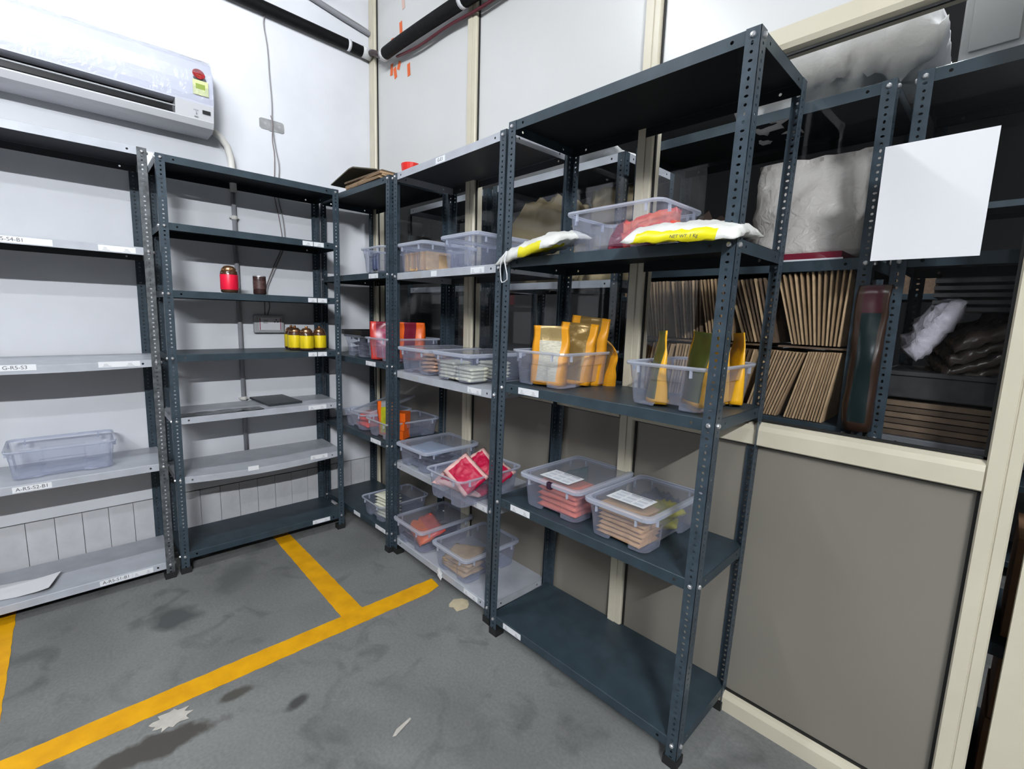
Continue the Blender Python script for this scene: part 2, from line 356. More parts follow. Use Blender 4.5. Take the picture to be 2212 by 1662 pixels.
def shelf_mesh(w_, d_, m, sag=0.0):
    k = (w_, d_, m.name, sag)
    if k not in _shelf:
        g = G(); g.open = True; LIP = .036; nx = 14 if sag else 4
        for i in range(nx):
            a, b = w_ * i / nx, w_ * (i + 1) / nx
            g.quad((a, .002, 0), (b, .002, 0), (b, d_ - .002, 0), (a, d_ - .002, 0), 0)
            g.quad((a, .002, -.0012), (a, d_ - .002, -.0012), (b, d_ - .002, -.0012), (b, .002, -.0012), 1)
            g.quad((a, 0, -.002), (b, 0, -.002), (b, .002, 0), (a, .002, 0), 0)
            g.quad((a, d_ - .002, 0), (b, d_ - .002, 0), (b, d_, -.002), (a, d_, -.002), 0)
        hl = lambda L: [(.07, .018, .005, .005), (L - .07, .018, .005, .005)]
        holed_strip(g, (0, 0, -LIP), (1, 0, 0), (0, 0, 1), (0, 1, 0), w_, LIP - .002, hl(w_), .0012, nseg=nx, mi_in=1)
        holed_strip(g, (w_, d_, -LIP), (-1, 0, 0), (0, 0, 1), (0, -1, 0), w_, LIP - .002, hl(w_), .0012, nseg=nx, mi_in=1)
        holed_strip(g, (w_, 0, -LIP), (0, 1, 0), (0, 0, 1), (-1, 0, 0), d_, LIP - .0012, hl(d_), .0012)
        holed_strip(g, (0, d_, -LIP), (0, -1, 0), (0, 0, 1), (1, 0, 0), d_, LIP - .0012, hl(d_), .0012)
        if sag:
            for v in g.v:
                u = 2 * v[0] / w_ - 1; s = sag * (1 - u * u) * (1 - v[1] / d_)
                v_ = Vector(v); v_.z -= s; g.v[g.v.index(v)] = v_
        _shelf[k] = g.mesh('shelf_sheet', [m, mat('underside_shade_grey', (.055, .058, .066), .45, spec=.25) if m is LIGHT else UNDER_SHADE])  # light sheets too get a darker underside, shade painted into its colour
    return _shelf[k]
g = G(); g.lathe([(0, -.0075), (.0045, -.0072), (.0070, -.0050), (.0078, -.0018), (.0078, 0)], 8); bolt_me = g.mesh('hex_bolt', CHROME)
foot_me = G().box(-.003, .045, -.003, .045, 0, .032).mesh('foot_cap', FOOT)
def sticker(parent, x0, x1, y, z0, z1, blocks=(), text=None, m=STICK, label=None, name='shelf_label', skew=0):
    """printed label on a lip facing -y; blocks are small printed patches"""
    g = G(); g.box(x0, x1, y - .0008, y, z0, z1, 0)
    for a, b, c, d in blocks: g.box(x0 + (x1 - x0) * a, x0 + (x1 - x0) * b, y - .0011, y - .0008, z0 + (z1 - z0) * c, z0 + (z1 - z0) * d, 1)
    if text: add_text(g, text, (z1 - z0) * .85, Matrix.Translation(((x0 + x1) / 2, y - .0009, (z0 + z1) / 2)) @ Matrix.Rotation(PI / 2, 4, 'X'), 1)
    o = g.obj(name, [m, INK if text else INKG], parent)
    if skew: o.rotation_euler = (0, skew, 0)
    if label: o['label'] = label
    return o
def rack(label, loc, ang, W, D, H, lean, levels, pm=DARKP, bolts=True, group='slotted angle racks', pms=None):
    root = empty('storage_rack', loc, ang); tag(root, label, 'rack', group)
    lx, ly = lean
    corners = [(0, 0, 0), (W, 0, 1), (W, D, 2), (0, D, 3)]
    LM = Matrix.Rotation(lx, 3, 'Y') @ Matrix.Rotation(-ly, 3, 'X')
    for x, y, k in corners:
        p = place(post_mesh(H, (pms or {}).get(k, pm)), 'post', root, (x, y, 0), (LM @ Matrix.Rotation(k * PI / 2, 3, 'Z')).to_euler())
        place(foot_me, 'foot_cap', p)
        if bolts:
            for (z, *_r) in levels:
                zb = z - .018
                if k in (0, 1, 2): place(bolt_me, 'bolt', p, (.019, 0, zb), (-PI / 2, 0, 0))
                if k in (0, 1): place(bolt_me, 'bolt', p, (0, .019, zb), (-PI / 2, 0, -PI / 2))
    out = []
    for (z, m, sag, labs) in levels:
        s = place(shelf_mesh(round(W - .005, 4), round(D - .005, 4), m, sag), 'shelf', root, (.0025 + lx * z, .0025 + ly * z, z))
        if m is LIGHT: s['label'] = 'light grey shelf sheet'
        for a in labs: sticker(s, a[0] - .0025, a[1] - .0025, -.0001, -.032, -.006, **(a[2] if len(a) > 2 else {}))
        out.append(s)
    return root, out
TWO = dict(blocks=((.10, .30, .14, .20), (.12, .24, .34, .40), (.13, .22, .54, .60), (.66, .86, .14, .20), (.70, .82, .34, .40), (.70, .80, .54, .60)))
ONE = dict(blocks=((.30, .75, .1, .17), (.42, .68, .32, .38), (.45, .66, .52, .58)))
# right row, against the partition (front faces -y)
rack('tallest looking dark grey rack nearest the camera, standing by the glazed partition', (1.7916, -.4076, 0), .0152, .9028, .3907, 2.171, (.0252, -.0079), [
    (2.171, DARK, 0, []), (1.664, DARK, 0, []), (1.163, DARK, 0, [(.112, .222, TWO)]), (.660, DARK, 0, [(.097, .208, TWO)]), (.098, DARK, 0, [(.083, .192, TWO)])])
rack('dark grey rack with light grey shelves, middle of the row along the partition', (.8493, -.3684, 0), -.0104, .9028, .3907, 2.171, (.0204, -.0053), [
    (2.171, LIGHT, 0, [(.40, .475, dict(text='G-E1'))]), (1.653, LIGHT, 0, [(.03, .085, dict(m=GREYPL)), (.21, .28, dict(m=GREYPL)), (.37, .42), (.69, .785, TWO)]),
    (1.115, LIGHT, .004, [(.05, .11, dict(m=GREYPL)), (.20, .26, dict(m=GREYPL)), (.69, .79, TWO)]), (.577, LIGHT, 0, [(.01, .05, dict(m=GREYPL)), (.76, .855, TWO)]), (.100, LIGHT, 0, [(.70, .81, TWO)])])
rack('dark grey rack tucked into the room corner with cardboard on its top', (-.035, -.4243, 0), .030, .8800, .3907, 2.171, (.011, .0034), [
    (2.171, DARK, 0, []), (1.664, DARK, 0, [(.645, .752, TWO)]), (1.150, DARK, 0, [(.605, .722, TWO)]), (.680, DARK, 0, [(.66, .78, TWO)]), (.136, DARK, 0, [(.43, .515, TWO), (.715, .835, TWO)])])
# left row, against the white wall (front faces +x): local x runs along +y, local y runs to the wall
L2pair = lambda a, b, c, d: [(a, b, ONE), (c, d, ONE)]
rack('seven shelf dark grey rack standing against the white wall', (.3442, -1.3589, 0), PI / 2 - .0098, .9028, .355, 2.171, (.009, .0125), [
    (2.171, DARK, 0, []), (1.849, DARK, 0, L2pair(.682, .742, .746, .806)), (1.517, DARK, 0, L2pair(.705, .757, .762, .818)), (1.189, DARK, 0, L2pair(.698, .75, .755, .810)),
    (.858, LIGHT, 0, [(.69, .80, TWO)]), (.539, LIGHT, .022, [(.342, .398, {}), (.695, .80, TWO)]), (.112, DARK, 0, [(.697, .808, TWO)])])
r1, s1 = rack('dark grey rack with light grey shelves under the air conditioner', (.3515, -2.2907, 0), PI / 2, .9028, .3907, 2.171, (.0061, .0011), [
    (2.171, LIGHT, 0, []), (1.712, LIGHT, 0, [(.27, .55, dict(text='G-R5-S4-B1')), (.70, .835, TWO)]), (1.173, LIGHT, .012, [(.33, .46, dict(text='G-R5-S3')), (.665, .82, TWO)]),
    (.634, LIGHT, 0, [(.345, .47, dict(text='A-R5-S2-B1'))]), (.095, LIGHT, 0, [(.60, .725, dict(text='A-R5-S1-B1')), (.726, .81, TWO)])], pms={1: WORN})

# ------------------------------------------------------------------ bins
def rrect(hx, hy, r, nmid=(.36,)):
    """outline of a rounded rectangle, four sides with inner points, flagged when in the recessed middle"""
    pts = []
    cs = [(hx - r, hy - r, 0), (-(hx - r), hy - r, 1), (-(hx - r), -(hy - r), 2), (hx - r, -(hy - r), 3)]
    for cx, cy, k in cs:
        for i in range(4):
            a = k * PI / 2 + i / 3 * PI / 2; pts.append((cx + r * math.cos(a), cy + r * math.sin(a), None))
        nxt = cs[(k + 1) % 4]; a = (k + 1) * PI / 2
        p0 = Vector((cx + r * math.cos(a), cy + r * math.sin(a))); p1 = Vector((nxt[0] + r * math.cos(a), nxt[1] + r * math.sin(a)))
        nrm = (-math.cos(a), -math.sin(a))
        for t, f in ((.22, 0), (.25, 1), (.75, 1), (.78, 0)):
            p = p0.lerp(p1, t); pts.append((p.x, p.y, nrm if f else None))
    return pts
_bin = {}
def bin_mesh(W, D, H):
    k = (W, D, H)
    if k in _bin: return _bin[k]
    g = G(); g.open = True
    rings = []
    def ring(shr, z, rec, lift=0, r=.03):
        out = []
        for x, y, n in rrect(W / 2 - shr, D / 2 - shr, r):
            zz = z
            if n and rec: x += n[0] * rec; y += n[1] * rec; zz += lift
            out.append(Vector((x, y, zz)))
        return out
    t = .022
    for a in ((t + .012, .002, .010, .012), (t, .006, .010, .012), (t - .002, .02, .010), (.5 * t + .004, H * .60, .009), (.5 * t + .002, H * .64, 0), (.008, H - .004, 0)): rings.append((ring(*a), 0))
    for a in ((.006, H - .002, 0), (.0, H, 0), (-.001, H - .006, 0), (.002, H - .012, 0)): rings.append((ring(*a), 1))
    n = len(rings[0][0])
    for rr, m in rings: g.v += rr
    for i in range(len(rings) - 1):
        for j in range(n):
            jj = (j + 1) % n; g.f.append((i * n + j, i * n + jj, (i + 1) * n + jj, (i + 1) * n + j)); g.m.append(rings[i + 1][1])
    g.f.append(tuple(reversed(range(n)))); g.m.append(0)
    for sx in (-1, 1):            # latch ribs under the rim
        for sy in (-1, 1):
            g.box(sx * (W / 2 - .055) - .003, sx * (W / 2 - .055) + .003, sy * (D / 2 - .006) - .004, sy * (D / 2 - .006) + .004, H - .034, H - .006, 1)
            g.box(sx * (W / 2 - .006) - .004, sx * (W / 2 - .006) + .004, sy * (D / 2 - .06) - .003, sy * (D / 2 - .06) + .003, H - .034, H - .006, 1)
    _bin[k] = g.mesh('bin_body', [BIN, BINRIM]); return _bin[k]
def lid_mesh(W, D, m=None):
    g = G(); g.open = True; rr = []
    for shr, z in ((-.003, -.010), (-.004, .002), (0, .006), (.012, .006), (.016, .001), (.03, .001), (.034, .004), (.05, .004)):
        rr.append([Vector((x, y, z)) for x, y, n in rrect(W / 2 - shr, D / 2 - shr, .03)])
    n = len(rr[0])
    for q in rr: g.v += q
    for i in range(len(rr) - 1):
        for j in range(n):
            jj = (j + 1) % n; g.f.append((i * n + j, i * n + jj, (i + 1) * n + jj, (i + 1) * n + j)); g.m.append(1 if i < 3 else 0)
    g.f.append(tuple((len(rr) - 1) * n + i for i in range(n))); g.m.append(0)
    return g.mesh('bin_lid', m or [LID, BINRIM])
def bin_(label, x0, x1, y0, y1, z, H, lid=False, rz=0, tilt=(0, 0), group='clear plastic bins', lidsticker=None, side=None):
    W, D = round(x1 - x0, 3), round(y1 - y0, 3)
    r = empty('storage_bin', ((x0 + x1) / 2, (y0 + y1) / 2, z)); r.rotation_euler = (tilt[0], tilt[1], rz); tag(r, label, 'bin', group)
    place(bin_mesh(W, D, H), 'body', r)
    if lid:
        l = place(lid_mesh(W, D), 'lid', r, (0, 0, H + .002))
        if lidsticker:
            a, b, c, d = lidsticker; g = G(); g.box(a, b, c, d, 0, .0006, 0)
            for i in range(3):
                for j in range(3):
                    xx = a + (b - a) * (.08 + .3 * i); yy = c + (d - c) * (.1 + .3 * j); g.box(xx, xx + (b - a) * .24, yy, yy + (d - c) * .2, .0006, .0009, 1)
            g.box(a + (b - a) * .35, b - (b - a) * .1, d - (d - c) * .12, d - (d - c) * .05, .0006, .0009, 2)
            o = g.obj('paper_label', [STICK, mat('print_pale', (.66, .68, .74), .5), INKG], l); o.location = (0, 0, .0065); o['label'] = 'printed white label on the lid'
    return r

# ------------------------------------------------------------------ pouches, packets, stacks
def cloth_noise(p, s, a): return noise.noise(Vector((p[0] * s, p[1] * s, p[2] * s))) * a
def pouch(name, W, H, T, mats, seed=0, wide=.62, crumple=.006, top=.16, split=.66, nu=14, nv=16):
    """stand-up pouch: fat gusseted foot, flat sealed top; mats = [middle, side, top band]"""
    g = G(); g.open = True; N = 2 * nu
    for j in range(nv + 1):
        v = j / nv
        for i in range(N):
            if i < nu: u = -1 + 2 * i / nu; s = -1
            else: u = 1 - 2 * (i - nu) / nu; s = 1
            edge = max(0, 1 - abs(u) ** 3); body = (1 - min(1, v / (1 - top))) ** .65
            th = T / 2 * (body * (.35 + .65 * edge)) + .0012
            x = u * W / 2 * (1 - .05 * body); y = s * th; z = v * H
            q = Vector((x * 18 + seed * 7.3, y * 5 + seed, z * 16)); y += noise.noise(q) * crumple * (.4 + v); x += noise.noise(q + Vector((9, 0, 0))) * crumple * .5
            if v > 1 - top: y += math.sin(v * 9 + seed) * .006 * (v - 1 + top) / top
            g.v.append(Vector((x, y, z)))
    for j in range(nv):
        for i in range(N):
            k = (i + 1) % N; g.f.append((j * N + i, j * N + k, (j + 1) * N + k, (j + 1) * N + i))
            u = abs(-1 + 2 * ((i % nu) + .5) / nu); v = (j + .5) / nv
            g.m.append(2 if (v > 1 - top and len(mats) > 2 and u < wide) else (0 if u < wide and v > .06 else 1))
    g.f.append(tuple(reversed(range(N)))); g.m.append(1); g.f.append(tuple(nv * N + i for i in range(N))); g.m.append(1)
    return g.mesh(name, mats, smooth=True)
def packet(name, W, D, T, mats, seed=0, crimp=.06, crumple=.15, nu=14, nv=10, region=None, boxy=False, base=1.0, droop=0.0):
    """flat filled packet lying on its face, pinched at both ends"""
    g = G(); g.open = True
    for s in (1, -1):
        for j in range(nv + 1):
            for i in range(nu + 1):
                u = -1 + 2 * i / nu; v = -1 + 2 * j / nv
                f = max(0, 1 - abs(u) ** (12 if boxy else 5)) ** (.4 if boxy else .6) * max(0, 1 - abs(v) ** (12 if boxy else 4)) ** (.4 if boxy else .5)
                x = u * W / 2; y = v * D / 2 * (1 - .03 * (1 - u * u))
                q = Vector((u * 3 + seed * 5.1, v * 3, seed)); z = T / 2 * (1 + (1 if s > 0 else -base) * f * (1 + noise.noise(q) * crumple * 2)) + noise.noise(q * 2.3) * T * crumple
                if base < 1: z -= T / 2 * (1 - base) * .8
                z -= droop * max(0, -.15 - v) ** 1.6
                g.v.append(Vector((x, y, max(z, .0005) if s < 0 and not droop else z)))
    K = (nu + 1) * (nv + 1)
    for s in (0, 1):
        for j in range(nv):
            for i in range(nu):
                a = s * K + j * (nu + 1) + i; q = (a, a + 1, a + nu + 2, a + nu + 1); g.f.append(q if s == 0 else q[::-1])
                g.m.append(region((i + .5) / nu * 2 - 1, (j + .5) / nv * 2 - 1, s) if region else 0)
    me = g.mesh(name, mats, smooth=True)
    bm = bmesh.new(); bm.from_mesh(me); bmesh.ops.remove_doubles(bm, verts=bm.verts, dist=.0009); bm.to_mesh(me); bm.free(); return me
GOLD = mat('pouch_gold_foil', (.52, .38, .17), .28, metal=.35, noise_amt=.2, noise_scale=14, bump=.5, bump_scale=24)
AMBER = mat('pouch_amber', (.86, .36, .015), .4, noise_amt=.12, noise_scale=10)
BROWNG = mat('pouch_brown_gold', (.30, .19, .06), .3, metal=.3, bump=.5, bump_scale=20)
PAPERLBL = mat('pouch_print', (.62, .58, .46), .5, noise_amt=.3, noise_scale=60, stretch=(1, 1, 6))
YEL = mat('pouch_yellow', (.90, .45, .01), .38, noise_amt=.1)
OLIVE = mat('pouch_olive', (.085, .10, .02), .35)
CORAL = mat('pouch_coral', (.80, .10, .07), .35, noise_amt=.2, noise_scale=20)
CORALL = mat('pouch_coral_light', (.85, .20, .12), .35, noise_amt=.2, noise_scale=20)
CRIM = mat('pouch_crimson', (.52, .005, .05), .35, noise_amt=.15, noise_scale=14, bump=.3)
PINK = mat('pouch_pink', (.80, .48, .44), .4)
TANP = mat('packet_tan', (.68, .40, .19), .6, noise_amt=.15, noise_scale=25)
CREAMP = mat('packet_cream', (.78, .77, .62), .5, noise_amt=.08, noise_scale=20)
PEACH = mat('packet_peach', (.72, .43, .28), .5, noise_amt=.15, noise_scale=20)
MAROON = mat('pouch_maroon', (.20, .01, .03), .3)
MAG = mat('pouch_magenta', (.50, .01, .10), .3)
FIRE = mat('pouch_orange', (.90, .14, .01), .35)
LIME = mat('pouch_lime', (.45, .45, .01), .35, noise_amt=.3, noise_scale=30)
TEALM = mat('packet_teal', (.05, .14, .16), .4)
DKPK = mat('packet_dark', (.05, .05, .065), .35, noise_amt=.4, noise_scale=30)
NAVY = mat('packet_navy', (.06, .08, .16), .35)
BLUEP = mat('sheet_pale_blue', (.45, .58, .80), .4, noise_amt=.12, noise_scale=8)
WBAG = mat('bag_white', (.84, .84, .80), .35, bump=.5, bump_scale=30)
YLBL = mat('bag_yellow_label', (.88, .78, .01), .35)
def thing(me, name, loc, rot, label, cat, group=None, scale=None):
    return tag(place(me, name, None, loc, rot, scale), label, cat, group)

# ------------------------------------------------------------------ rack by the partition, nearest
Z2, Z3, Z4, Z5 = 1.666, 1.165, .662, .100
bin_('open clear bin with a coral pouch inside, second shelf of the nearest rack', 2.12, 2.50, -.395, -.115, Z2, .14)
thing(packet('foil_pouch', .24, .15, .07, [CORAL, CORALL, MAROON], 3, crumple=.22, nu=20, nv=14, region=lambda u, v, s: 2 if u < -.5 else (1 if abs(v) < .4 else 0)), 'foil_pouch', (2.375, -.255, Z2 + .040), (R(38), R(-14), R(14)), 'crumpled coral pouch lying in the open bin on the second shelf', 'pouch')
def wbag(W, D, T, seed, loc, rot, label, loop=False, txt=None, ya=-.72, yb=.70):
    g0 = packet('grocery_bag', W, D, T, [WBAG, YLBL], seed, crumple=.10, nu=30, nv=24, base=.25, droop=.030, region=lambda u, v, s: 1 if (s == 1 and v < .2 and ya - .05 < u < yb + .05) or (s == 0 and v < -.84 and ya < u < yb) else 0)
    r = empty('white_bag', loc); r.rotation_euler = rot; tag(r, label, 'bag'); b = place(g0, 'sack', r)
    if txt:
        from mathutils.bvhtree import BVHTree
        bm = bmesh.new(); bm.from_mesh(g0); bv = BVHTree.FromBMesh(bm)
        g = G(); g.open = True
        for body, size, ox, oy in txt: add_text(g, body, size, Matrix.Translation((ox, 0, oy)) @ Matrix.Rotation(PI / 2, 4, 'X'), 0)
        for i, v in enumerate(g.v):
            h = bv.ray_cast(Vector((v.x, -1, v.z)), Vector((0, 1, 0)))
            g.v[i] = Vector((v.x, (h[0].y if h[0] else -D / 2) - .0008 + v.y * .5, v.z))
        bm.free(); g.obj('lettering', INK, r)
    if loop:
        ZK = .085
        pts = [(-W / 2 + .085, -D / 2 + .01, T * .4), (-W / 2 + .080, -D / 2 - .010, T * .1), (-W / 2 + .062, -D / 2 - .013, -.030), (-W / 2 + .058, -D / 2 - .013, -.075), (-W / 2 + .064, -D / 2 - .014, -ZK), (-W / 2 + .082, -D / 2 - .014, -ZK), (-W / 2 + .100, -D / 2 - .013, -.080), (-W / 2 + .104, -D / 2 - .013, -.060), (-W / 2 + .094, -D / 2 - .010, -.01), (-W / 2 + .088, -D / 2 + .01, T * .4)]
        G().tube(pts, .0022, 6).obj('handle_loop', WHITE, r)
    return r
wbag(.37, .20, .075, 2, (1.995, -.375, Z2 + .012), (R(6), R(-7), R(-9)), 'white bag with yellow label drooping over the rack edge, thin handle loop hanging', True, ya=-.15, yb=.62)
wbag(.34, .22, .072, 5, (2.585, -.365, Z2 + .006), (R(3), R(3), R(3)), 'white bag with yellow label lying in front of the open bin', False, [('NET WT. 1 Kg', .013, .025, .004)])

bin_('open clear bin holding golden brown stand-up pouches', 1.865, 2.145, -.40, -.02, Z3, .142)
gp = pouch('foil_pouch', .155, .235, .075, [PAPERLBL, AMBER, GOLD], 1, crumple=.010, top=.24)
gp2 = pouch('foil_pouch', .16, .245, .08, [BROWNG, AMBER, BROWNG], 5, crumple=.012, top=.2)
gp3 = pouch('foil_pouch', .15, .22, .07, [BROWNG, AMBER, GOLD], 8, crumple=.014, top=.2)
grp = 'golden pouches in the open bin'
thing(gp, 'foil_pouch', (2.005, -.315, Z3 + .005), (R(-4), 0, R(22)), 'golden pouch with printed front standing foremost in the bin', 'pouch', grp)
thing(gp2, 'foil_pouch', (2.045, -.215, Z3 + .006), (R(-6), R(3), R(20)), 'golden pouch with crinkled front standing second in the bin', 'pouch', grp, (1, 1, 1.02))
thing(gp2, 'foil_pouch', (2.045, -.138, Z3 + .006), (R(3), R(5), R(14)), 'tallest amber pouch at the back of the golden pouches', 'pouch', grp, (1.05, 1, 1.12))
thing(gp3, 'foil_pouch', (1.965, -.155, Z3 + .006), (R(2), R(-12), R(20)), 'amber pouch leaning left behind the printed golden pouch', 'pouch', grp)
thing(gp3, 'foil_pouch', (2.090, -.055, Z3 + .006), (R(8), R(24), R(-25)), 'brown gold pouch slumped against the right wall of its bin', 'pouch', grp, (1, 1, .9))
bin_('open clear bin holding slim yellow pouches, right end of the third shelf', 2.405, 2.69, -.40, -.02, Z3, .142)
yp = pouch('foil_pouch', .13, .235, .068, [OLIVE, YEL, OLIVE], 3, wide=.80, crumple=.006, top=.26)
yp2 = pouch('foil_pouch', .12, .235, .055, [YEL, YEL, YEL], 4, crumple=.006, top=.26)
grp = 'yellow pouches in the open bin'
thing(yp, 'foil_pouch', (2.485, -.305, Z3 + .006), (0, R(2), R(131)), 'yellow pouch with green back seen edge-on, first from the left in its bin', 'pouch', grp)
thing(yp, 'foil_pouch', (2.585, -.240, Z3 + .006), (0, R(-2), R(146)), 'yellow and green pouch standing wide in the middle of its bin', 'pouch', grp)
thing(yp2, 'foil_pouch', (2.605, -.115, Z3 + .006), (0, R(2), R(132)), 'plain yellow pouch in the far right of its bin', 'pouch', grp)
thing(yp2, 'foil_pouch', (2.645, -.100, Z3 + .006), (R(2), R(3), R(130)), 'rearmost yellow pouch against the back wall of its bin', 'pouch', grp)

bin_('lidded clear bin of coral packets with a white label on its lid', 1.935, 2.245, -.395, -.01, Z4, .133, True, lidsticker=(-.072, .078, -.155, -.055))
bin_('lidded clear bin of tan packets with a white label on its lid', 2.275, 2.545, -.40, -.01, Z4, .133, True, lidsticker=(-.082, .070, -.13, -.035))
def stack(x, y, z, n, me, step, name, label, cat, group, jit=.004, rz=0, lean=(0, 0), scale=None):
    for i in range(n):
        s = 'topmost packet' if i == n - 1 else ('lowest packet' if i == 0 else 'packet in the middle')
        thing(me, name, (x + random.uniform(-jit, jit) + lean[0] * i, y + random.uniform(-jit, jit) + lean[1] * i, z + i * step), (0, 0, rz + random.uniform(-.05, .05)), s + ' of ' + label, cat, group, scale)
cp = packet('food_packet', .20, .14, .024, [CORALL, CORAL], 1, crumple=.10, boxy=True, region=lambda u, v, s: s)
stack(2.105, -.285, Z4 + .006, 5, cp, .0235, 'food_packet', 'the coral stack in the lidded bin', 'packet', 'coral packets', .003)
tk = packet('food_packet', .13, .10, .02, [TEALM], 2, crumple=.2)
for i in range(3): thing(tk, 'food_packet', (1.985 + i * .004, -.20 + i * .055, Z4 + .06), (R(90), 0, R(80)), 'teal packet on edge beside the coral stack', 'packet', 'teal packets')
tp = packet('food_packet', .185, .13, .0175, [TANP], 4, crumple=.12, boxy=True)
stack(2.405, -.30, Z4 + .006, 7, tp, .0168, 'food_packet', 'the tan stack in the lidded bin', 'packet', 'tan packets', .005)
yk = packet('food_packet', .14, .10, .04, [mat('packet_mustard', (.55, .50, .03), .4, noise_amt=.3)], 6, crumple=.3)
thing(yk, 'food_packet', (2.43, -.13, Z4 + .006), (0, 0, .4), 'mustard yellow packet behind the tan stack', 'packet')
thing(yk, 'food_packet', (2.44, -.12, Z4 + .05), (R(10), 0, 1.2), 'second mustard packet lying higher behind the tan stack', 'packet')
thing(packet('food_packet', .16, .09, .09, [NAVY], 6, crumple=.2), 'food_packet', (2.39, -.065, Z4 + .01), (0, 0, .1), 'navy blue packet at the back of the tan packet bin', 'packet')

# ------------------------------------------------------------------ middle rack
Y2, Y3, Y4, Y5 = 1.655, 1.117, .579, .102
bin_('lidded clear bin of upright brown cards', .897, 1.17, -.37, -.01, Y2, .145, True)
bin_('empty lidded bluish clear bin next to the bin of brown cards', 1.31, 1.595, -.37, -.01, Y2, .145, True)
cd = [G().box(-.0045, .0045, -.075, .075, 0, .095).mesh('card_slab', mm) for mm in (CARDL, TANP, CARD)]
for i in range(13):
    thing(cd[i % 3], 'card_pack', (.945 + i * .0165, -.262 + random.uniform(-.004, .004), Y2 + .008), (0, R(random.uniform(-2.5, 2.5)), random.uniform(-.04, .04)), 'brown card standing upright in a row inside the lidded bin', 'card', 'upright brown cards')
bin_('lidded clear bin of peach packets, third shelf of the middle rack', .926, 1.225, -.385, -.01, Y3, .130, True)
bin_('lidded clear bin of cream packets, third shelf of the middle rack', 1.28, 1.58, -.395, -.01, Y3, .133, True)
pp = packet('food_packet', .17, .11, .02, [PEACH], 4, crumple=.2)
for i in range(5): thing(pp, 'food_packet', (1.135 + i * .006, -.27, Y3 + .008 + i * .0215), (R(3), R(-7 + 2 * i), .1 * i - .2), ('topmost' if i == 4 else 'lower') + ' peach packet in the sloping pile', 'packet', 'peach packets')
cr_ = packet('food_packet', .125, .12, .0175, [CREAMP], 4, crumple=.10, boxy=True)
stack(1.365, -.305, Y3 + .006, 5, cr_, .0172, 'food_packet', 'the left cream stack', 'packet', 'cream packets left stack', .004)
stack(1.500, -.305, Y3 + .006, 4, cr_, .0172, 'food_packet', 'the right cream stack', 'packet', 'cream packets right stack', .004)
stack(1.47, -.14, Y3 + .006, 5, cr_, .0172, 'food_packet', 'the cream stack at the back', 'packet', 'cream packets back stack', .004)
bin_('lidded clear bin with a pale blue sheet under its lid', .905, 1.215, -.385, -.01, Y4, .118, True)
thing(packet('blue_packet', .24, .20, .02, [BLUEP], 9, crumple=.2), 'plastic_packet', (1.07, -.24, Y4 + .088), (0, 0, .15), 'pale blue sheet packet pressed under the clear lid', 'packet')
for i in range(3): thing(packet('dark_packet', .2, .15, .026, [DKPK], i, crumple=.25), 'plastic_packet', (1.06, -.23, Y4 + .006 + .027 * i), (0, 0, .3 * i), 'dark packet under the pale blue sheet', 'packet', 'dark packets')
bin_('open clear bin of crimson pouches jutting over the shelf edge', 1.425, 1.705, -.525, -.14, Y4, .138)
cm = pouch('foil_pouch', .20, .22, .055, [CRIM, PINK, CRIM], 2, wide=.78, crumple=.008, top=.10)
cmt = packet('foil_pouch', .195, .145, .042, [CRIM, PINK], 3, crumple=.2, nu=18, nv=14, region=lambda u, v, s: 1 if abs(v) > .72 or u < -.62 else 0)
grp = 'crimson pouches in the jutting bin'
thing(cmt, 'foil_pouch', (1.600, -.405, Y4 + .112), (R(38), R(22), R(-2)), 'crimson pouch with pink border lying slanted on top of its bin', 'pouch', grp)
thing(cmt, 'foil_pouch', (1.60, -.315, Y4 + .130), (R(34), R(16), R(-15)), 'crimson pouch with pink border behind the slanted one', 'pouch', grp)
thing(cmt, 'foil_pouch', (1.60, -.22, Y4 + .075), (R(30), R(6), R(-12)), 'crimson pouch at the back of the jutting bin', 'pouch', grp)
thing(cmt, 'foil_pouch', (1.57, -.34, Y4 + .012), (0, 0, R(8)), 'crimson pouch flat on the floor of the jutting bin', 'pouch', grp)
thing(cmt, 'foil_pouch', (1.53, -.41, Y4 + .055), (R(6), R(4), R(30)), 'crimson pouch seen through the left wall of the jutting bin', 'pouch', grp)
bin_('lidded clear bin with an orange packet on the lowest shelf', .87, 1.175, -.385, -.01, Y5, .132, True)
thing(packet('foil_pouch', .24, .17, .05, [CORAL, FIRE], 3, crumple=.3, region=lambda u, v, s: 1 if v < .1 else 0), 'foil_pouch', (1.04, -.25, Y5 + .062), (R(24), R(4), R(-14)), 'orange and coral packet slanting inside the lowest lidded bin', 'pouch')
for i in range(3): thing(packet('dark_packet', .2, .14, .03, [DKPK], i + 4, crumple=.35), 'plastic_packet', (.99 + .02 * i, -.27 + .06 * i, Y5 + .006 + .012 * i), (0, R(4), .5 * i), 'dark crumpled packet beneath the orange one', 'packet', 'dark crumpled packets')
bin_('lidded clear bin of brown paper packets on the lowest shelf', 1.275, 1.575, -.385, -.01, Y5, .135, True)
bp_ = packet('paper_packet', .19, .14, .026, [CARDL], 7, crumple=.25)
for i in range(4): thing(bp_, 'paper_packet', (1.42 + .004 * i, -.28, Y5 + .006 + .0265 * i), (R(3 * i), R(-2 * i), .12 * i), ('topmost' if i == 3 else 'lower') + ' brown paper packet in the lowest bin', 'packet', 'brown paper packets')
g = G(); g.lathe([(0, 0), (.045, 0), (.052, .075), (.05, .078), (0, .078)], 20)
rc = g.obj('red_tub', RED, smooth=False); rc.location = (.935, -.30, 2.173); rc.scale = (1, 1, .7); tag(rc, 'small red tub on top of the middle rack', 'tub')

